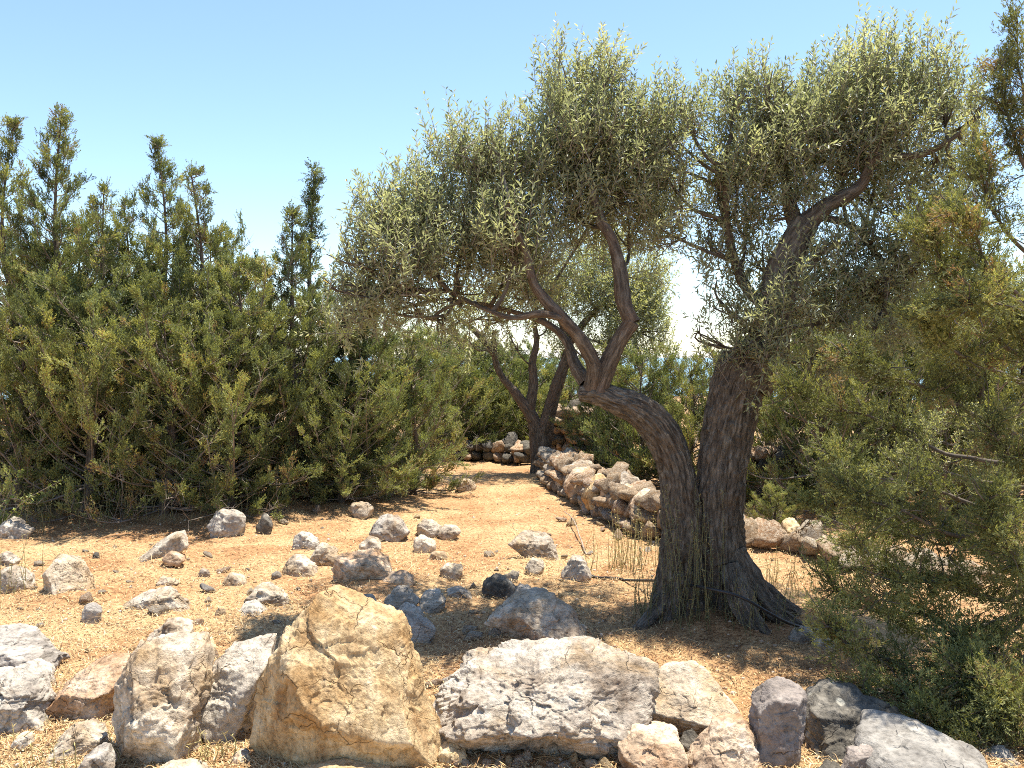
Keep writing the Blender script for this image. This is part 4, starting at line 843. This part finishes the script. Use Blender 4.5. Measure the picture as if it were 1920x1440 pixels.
# ------------------------------------------------------------------ near juniper at the right, trunk outside the frame
def near_juniper():
    r = np.random.default_rng(301); bx, by = 3.25, 5.0; z0 = T(bx, by); root = empty("juniper_tree", (bx, by, z0)); org = np.array([bx, by, z0])
    tag(root, "near juniper with loose drooping branches filling the right edge", "juniper")
    lead = catmull([[0, 0, -.05], [.05, .05, 1.2], [-.05, 0, 2.4], [.0, 0, 4.1]], 30)
    V, F, B = bark_tube(lead, [.10, .085, .06, .03, .006], 60, 16, 302, .012, .12, .1)
    new_obj("trunk", mesh("trunk", V, F, M_bark2, True, {"bk": ('FLOAT_VECTOR', B)}), root)
    def kp(px, py, d): return np.array(px3(px, py, d)) - org
    def st(h): return np.array([np.interp(h, lead[:, 2], lead[:, k]) for k in range(3)])
    acc, bacc = Acc(), Acc(); SP, SD, SV, SL = [], [], [], []
    # main branches: start height on the leader, way points in px at a distance, spray start, brownness, density
    BR = [
     (.35, [(1880, 1230, 4.75), (1740, 1150, 4.6), (1640, 1060, 4.5), (1590, 985, 4.45)], .35, .12, .8), (.30, [(1850, 1290, 4.6), (1700, 1250, 4.4), (1600, 1215, 4.3), (1545, 1170, 4.3)], .35, .30, .8),
     (.25, [(1860, 1330, 4.4), (1760, 1320, 4.25), (1660, 1300, 4.15), (1590, 1290, 4.1)], .3, .35, .9), (.20, [(1890, 1400, 4.15), (1820, 1390, 4.0), (1740, 1350, 3.95)], .2, .22, 1.3),
     (.25, [(1920, 1420, 4.0), (1880, 1420, 3.85), (1830, 1430, 3.8)], .1, .15, 1.5), (.5, [(1880, 1120, 4.6), (1780, 1090, 4.5), (1700, 1100, 4.4), (1640, 1130, 4.4)], .2, .1, 1.2),
     (.6, [(1890, 1050, 4.7), (1800, 1020, 4.7), (1720, 1010, 4.6), (1660, 980, 4.6)], .2, .12, 1.2), (.55, [(1900, 1180, 4.5), (1830, 1200, 4.4), (1760, 1230, 4.3)], .2, .12, 1.5),
     (.8, [(1880, 960, 4.9), (1780, 930, 4.9), (1680, 900, 4.8), (1600, 880, 4.8), (1550, 850, 4.8)], .35, .15, .9), (.95, [(1860, 860, 5.0), (1740, 840, 5.1), (1640, 780, 5.1), (1540, 760, 5.1), (1470, 720, 5.1)], .4, .2, .9),
     (1.1, [(1870, 800, 4.9), (1760, 740, 4.6), (1660, 700, 4.4), (1570, 660, 4.4)], .35, .2, 1.0), (1.3, [(1880, 705, 4.8), (1820, 670, 4.5), (1760, 640, 4.3), (1720, 590, 4.2)], .3, .3, 1.0),
     (1.5, [(1880, 640, 4.7), (1800, 560, 4.4), (1760, 480, 4.3), (1745, 420, 4.3)], .3, .28, 1.0), (1.8, [(1890, 540, 4.4), (1830, 460, 4.1), (1790, 380, 4.1)], .25, .3, 1.0),
     (2.0, [(1910, 460, 4.8), (1860, 400, 4.7), (1840, 330, 4.7), (1835, 280, 4.7)], .3, .25, .9), (2.3, [(1930, 330, 4.8), (1900, 250, 4.8), (1880, 180, 4.8), (1890, 90, 4.8)], .2, .2, 1.0),
     (2.5, [(1940, 260, 4.8), (1915, 150, 4.8), (1905, 40, 4.8)], .2, .15, 1.0), (.45, [(1930, 1080, 4.4), (1900, 1040, 4.2), (1870, 990, 4.2), (1850, 930, 4.2)], .1, .08, 1.5),
     (.7, [(1940, 900, 4.6), (1900, 860, 4.4), (1860, 800, 4.4)], .2, .15, 1.2), (1.2, [(1950, 720, 4.7), (1920, 640, 4.6), (1890, 580, 4.6)], .1, .15, 1.3), (.4, [(1900, 1260, 4.3), (1850, 1280, 4.1), (1800, 1270, 4.05)], .15, .15, 1.4),
     (.15, [(1930, 1360, 4.1), (1900, 1330, 3.95), (1870, 1310, 3.9)], .1, .12, 1.6), (.6, [(1900, 980, 4.6), (1790, 1000, 4.5), (1700, 960, 4.4), (1620, 930, 4.4), (1580, 900, 4.4)], .4, .15, .8), (1.6, [(1900, 560, 4.4), (1850, 560, 4.0), (1790, 580, 4.0)], .3, .3, .9),
     (.5, [(1870, 1170, 4.9), (1740, 1180, 4.9), (1620, 1140, 4.9), (1540, 1080, 4.9)], .5, .2, .8), (.9, [(1850, 900, 5.3), (1720, 880, 5.4), (1600, 920, 5.4), (1520, 960, 5.4)], .45, .2, .8)]
    # branches reaching the other way, outside the frame, so that the tree is whole
    for k in range(16):
        az = r.uniform(-1.3, 1.5); h = r.uniform(.5, 3.2); L = r.uniform(.7, 1.3) * (1 - h / 5)
        BR.append((h, [np.array([math.cos(az), math.sin(az), .5]) * L * q + st(h) for q in (.5, 1.0)], .3, .15, .6))
    for (h, way, t0, brown, dn) in BR:
        W = [w if isinstance(w, np.ndarray) else kp(*w) for w in way]; c = catmull([st(h)] + W, 40)
        c[4:] += 0.02 * np.stack([vnoise(c[4:] * 7 + 9, 5 + k) for k in range(3)], 1)
        tl = np.linalg.norm(np.diff(c, axis=0), axis=1).sum(); V, F = tube(c, np.linspace(.006 + .006 * tl, .002, 40), 6); bacc.add(V, F)
        nb = int(tl * 26 * dn); tone_b = r.normal(0, .07)
        for j in range(nb):
            t = t0 + (1 - t0) * (j + r.random()) / nb; q = c[min(int(t * 39), 39)]; dirb = unit(c[min(int(t * 39) + 2, 39)] - c[max(int(t * 39) - 2, 0)])
            sd = unit(dirb * .55 + UP * .22 + r.normal(0, .62, 3)); sl_ = r.uniform(.10, .30) * (1.1 - .4 * t); e2 = q + sd * sl_
            m1 = (q + e2) / 2 + r.normal(0, .02, 3)
            V, F = tube(np.array([q, m1, e2]), [.004, .003, .0015], 4, False); bacc.add(V, F)
            dead = r.random() < brown * .3; nt = int(30 * r.uniform(.6, 1.3)); tt = r.random(nt)
            SP.append(q + (e2 - q) * tt[:, None] + r.normal(0, .024, (nt, 3))); SD.append(unit(sd + UP * .2 + r.normal(0, .5, (nt, 3))))
            v = (0.9 + r.normal(0, .06)) if dead else np.clip(.42 + tone_b + .15 * (t - .6) + r.normal(0, .12), .02, .74)
            SV.append(np.full(nt, v)); SL.append(r.uniform(.03, .065, nt))
    P, D, Vv, L = map(np.concatenate, (SP, SD, SV, SL)); ok = P[:, 2] > .02
    sprays(acc, P[ok], D[ok], L[ok], 10, r, Vv[ok], .0066, .9, .5)
    o = new_obj("crown", acc.mesh("crown", M_jun2), root); o["kind"] = "stuff"
    o = new_obj("branches", bacc.mesh("branches", M_twig2, True), root); o["kind"] = "stuff"
near_juniper()

# ------------------------------------------------------------------ weeds, hose, stick, bramble
def weed(label, px, py, n, hmin, hmax, spread, seed, tone=.3, group=None, leafy=1.0):
    r = np.random.default_rng(seed); d = gd(py); x = X(px, d); z = T(x, d); root = empty("tall_weed", (x, d, z)); tag(root, label, "weed", group)
    sa, la = Acc(), Acc()
    for i in range(n):
        b = np.array([r.normal(0, spread), r.normal(0, spread * .8), 0]); h = r.uniform(hmin, hmax); b[2] = T(x + b[0], d + b[1]) - z - .01
        tip = b + np.array([r.normal(0, .10) * h, r.normal(0, .10) * h, h]); c = catmull([b, (b + tip) / 2 + r.normal(0, .02, 3), tip], 9)
        V, F = tube(c, np.linspace(.0032, .0012, 9), 3, False); v = np.clip(tone + r.normal(0, .15), 0, 1); sa.add(V, F, v)
        m = int(h * 34 * leafy)
        if m < 2: continue
        t = r.uniform(.12, 1, m); q = np.stack([np.interp(t * 8, np.arange(9), c[:, k]) for k in range(3)], 1)
        D = unit(r.normal(size=(m, 3)) * np.array([1, 1, .3]) + UP * .55)
        la.add(*leaves(q, D, r.uniform(.012, .035, m), r.uniform(.003, .007, m), np.clip(v + r.normal(0, .15, m), 0, 1), r))
    new_obj("stems", sa.mesh("stems", M_weed), root)["kind"] = "stuff"; new_obj("leaves", la.mesh("leaves", M_weed), root)["kind"] = "stuff"
weed("tall thin grey green weeds standing against the old olive's left stem", 1262, 1186, 14, .45, .80, .05, 701, .15)
weed("tall thin weeds in front of the cleft between the olive's stems", 1306, 1192, 20, .35, .85, .06, 702, .15)
weed("short dry weeds over the olive roots on the right", 1400, 1196, 30, .15, .38, .12, 703, .3)
weed("short weeds at the left foot of the old olive", 1210, 1170, 30, .12, .35, .11, 704, .3)
weed("yellow dry weeds in sun between the white rock and the olive", 1165, 1072, 34, .2, .5, .14, 705, .85)
weed("yellow dry weeds below the stone wall, close to the trunk", 1222, 1066, 26, .2, .55, .12, 706, .75)
weed("pale dry weeds right of the old olive roots, in sun", 1470, 1104, 34, .12, .3, .2, 707, .9)
weed("dry weeds under the junipers near the left bramble", 110, 968, 40, .15, .4, .25, 708, .6)
weed("dry weeds under the junipers below the twin spires", 330, 966, 46, .12, .4, .3, 709, .6)
weed("brown dry undergrowth at the foot of the leftmost junipers", 60, 985, 60, .15, .45, .35, 713, .55, None, 1.6)
weed("brown dry undergrowth at the foot of the junipers, left of the slanted slab", 215, 978, 60, .12, .42, .32, 714, .5, None, 1.6)
weed("brown dry undergrowth around the large grey rock under the junipers", 450, 972, 60, .12, .42, .32, 715, .5, None, 1.6)
weed("sparse dry weeds in the bottom left corner", 60, 1420, 22, .05, .16, .16, 710, .9)
weed("dry weeds at the left edge beside the pale rock", 18, 1120, 16, .15, .4, .10, 711, .7)
weed("dry tuft of grass at the gap under the grey wedge boulder", 398, 1436, 16, .06, .18, .05, 712, .9)

r = np.random.default_rng(55)
hose = catmull([px3(1108, 1086, gd(1086)), px3(1180, 1088, 6.5), px3(1245, 1090, 5.9), px3(1330, 1104, 5.2), px3(1390, 1120, 5.1), px3(1440, 1148, 5.12), px3(1490, 1172, 5.2), px3(1560, 1186, 5.4)], 80)
hz_ = terrain(hose[:, 0], hose[:, 1]) + .012; hose[:, 2] = np.maximum(hose[:, 2], hz_)
V, F = tube(hose - hose[0], .009, 8)
tag(new_obj("irrigation_hose", mesh("irrigation_hose", V, F, plain("black_rubber", (.02, .02, .022), .5, .2), True), None, tuple(hose[0])), "thin black irrigation hose passing across the olive's roots", "hose")
st_ = catmull([px3(1058, 962, 9.4), px3(1078, 1000, 8.6), px3(1092, 1030, 7.9), px3(1106, 1056, 7.4)], 24); st_[:, 2] = terrain(st_[:, 0], st_[:, 1]) + .05 + .03 * np.sin(np.linspace(0, 6, 24))
V, F = tube(st_ - st_[0], np.linspace(.004, .008, 24), 6)
tag(new_obj("fallen_branch", mesh("fallen_branch", V, F, M_deadtwig, True), None, tuple(st_[0])), "thin bare branch lying on the path before the stone wall", "branch")

def bramble():
    d = 8.2; r = np.random.default_rng(91); root = empty("bramble", (X(0, d), d, T(X(0, d), d))); org = np.array(root.location); tag(root, "light green leafy bramble arching in at the left edge", "bramble")
    la = Acc()
    for i, way in enumerate([[(-10, 1010), (20, 965), (60, 930), (118, 900)], [(-20, 1010), (-5, 960), (20, 935), (60, 945)], [(-30, 1020), (0, 1000), (20, 1010), (40, 1030)], [(-20, 1000), (10, 950), (30, 900), (40, 880)]]):
        c = catmull([px3(a, b, d + .1 * i) for a, b in way], 24) - org; V, F = tube(c, np.linspace(.006, .002, 24), 5)
        new_obj("cane", mesh("cane", V, F, M_deadtwig, True), root)
        n = 46; t = r.uniform(4, 23, n); q = np.stack([np.interp(t, np.arange(24), c[:, k]) for k in range(3)], 1)
        la.add(*leaves(q, unit(r.normal(size=(n, 3)) + UP * .4), r.uniform(.03, .06, n), r.uniform(.018, .03, n), r.random(n), r, .6, .1))
    new_obj("leaves", la.mesh("leaves", M_bramble), root)["kind"] = "stuff"
bramble()

# ------------------------------------------------------------------ ground cover: straw, litter, gravel
def scatter(n, rr, dmin, dmax, pw=1.6):
    u = rr.random(n); a = 1 - pw; d = (dmin ** a + u * (dmax ** a - dmin ** a)) ** (1 / a); x = rr.uniform(-.66, .66, n) * d
    return x, d
rr = np.random.default_rng(70)
def straw(name, n, dmin, dmax, L, W, vf, flat=.12):
    x, d = scatter(n, rr, dmin, dmax); z = terrain(x, d)
    msk = fbm(np.stack([x * 1.3, d * 1.3, 0 * x], 1), 3, 61); keep = rr.random(n) < np.clip(.62 + .5 * msk, .15, 1); x, d, z, msk = x[keep], d[keep], z[keep], msk[keep]; m = len(x)
    a = rr.uniform(0, 6.283, m); D = unit(np.stack([np.cos(a), np.sin(a) * .8, rr.normal(.04, flat, m)], 1)); S = unit(np.cross(D, UP)); l = rr.uniform(*L, m)[:, None]; w = rr.uniform(*W, m)[:, None]
    P = np.stack([x, d, z + rr.uniform(.004, .02, m)], 1)
    kink = UP * rr.uniform(0, .012, m)[:, None]
    V = np.stack([P - S * w, P + S * w, P + D * l * .5 + S * w + kink, P + D * l + 0 * kink, P + D * l * .5 - S * w + kink], 1).reshape(-1, 3); b = np.arange(m)[:, None] * 5
    F = np.concatenate([b + np.array([0, 1, 2]), b + np.array([0, 2, 4]), b + np.array([4, 2, 3])])
    v = np.clip(vf(x, d, m), 0, 1)
    o = new_obj(name, mesh(name, V, F, M_straw, False, {"v": ('FLOAT', np.repeat(v, 5))})); return o
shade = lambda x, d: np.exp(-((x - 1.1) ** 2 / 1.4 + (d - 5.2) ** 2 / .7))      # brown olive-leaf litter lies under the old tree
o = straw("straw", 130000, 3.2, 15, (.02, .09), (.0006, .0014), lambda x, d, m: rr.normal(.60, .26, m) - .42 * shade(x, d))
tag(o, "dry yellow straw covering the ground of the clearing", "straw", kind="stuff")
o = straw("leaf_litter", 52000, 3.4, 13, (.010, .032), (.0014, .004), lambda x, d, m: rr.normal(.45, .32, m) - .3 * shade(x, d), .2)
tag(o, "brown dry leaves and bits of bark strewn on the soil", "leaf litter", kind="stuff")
o = straw("twig_litter", 5200, 3.6, 10, (.06, .20), (.0012, .0028), lambda x, d, m: rr.normal(.30, .22, m), .10)
tag(o, "thin dry sticks and broken twigs lying about on the ground", "twigs", kind="stuff")
x, d = scatter(4200, rr, 3.3, 13); z = terrain(x, d); s = .003 + .010 * rr.random(len(x)) ** 3
U0, F0 = ico(0); m = len(x); sh = U0[None] * (1 + rr.uniform(-.3, .3, (m, 12, 1))) * (s[:, None] * np.array([[1.3, 1, .8]]))[:, None]
V = (sh + np.stack([x, d, z + s * .3], 1)[:, None]).reshape(-1, 3); F = (np.arange(m)[:, None, None] * 12 + F0[None]).reshape(-1, 3)
o = new_obj("gravel", mesh("gravel", V, F, M_gravel, False, {"v": ('FLOAT', np.repeat(np.clip(rr.normal(.6, .25, m), 0, 1), 12))}))
tag(o, "fine pale gravel scattered over the orange soil", "gravel", kind="stuff")
print("TRIS", sum(len(me.polygons) for me in bpy.data.meshes))
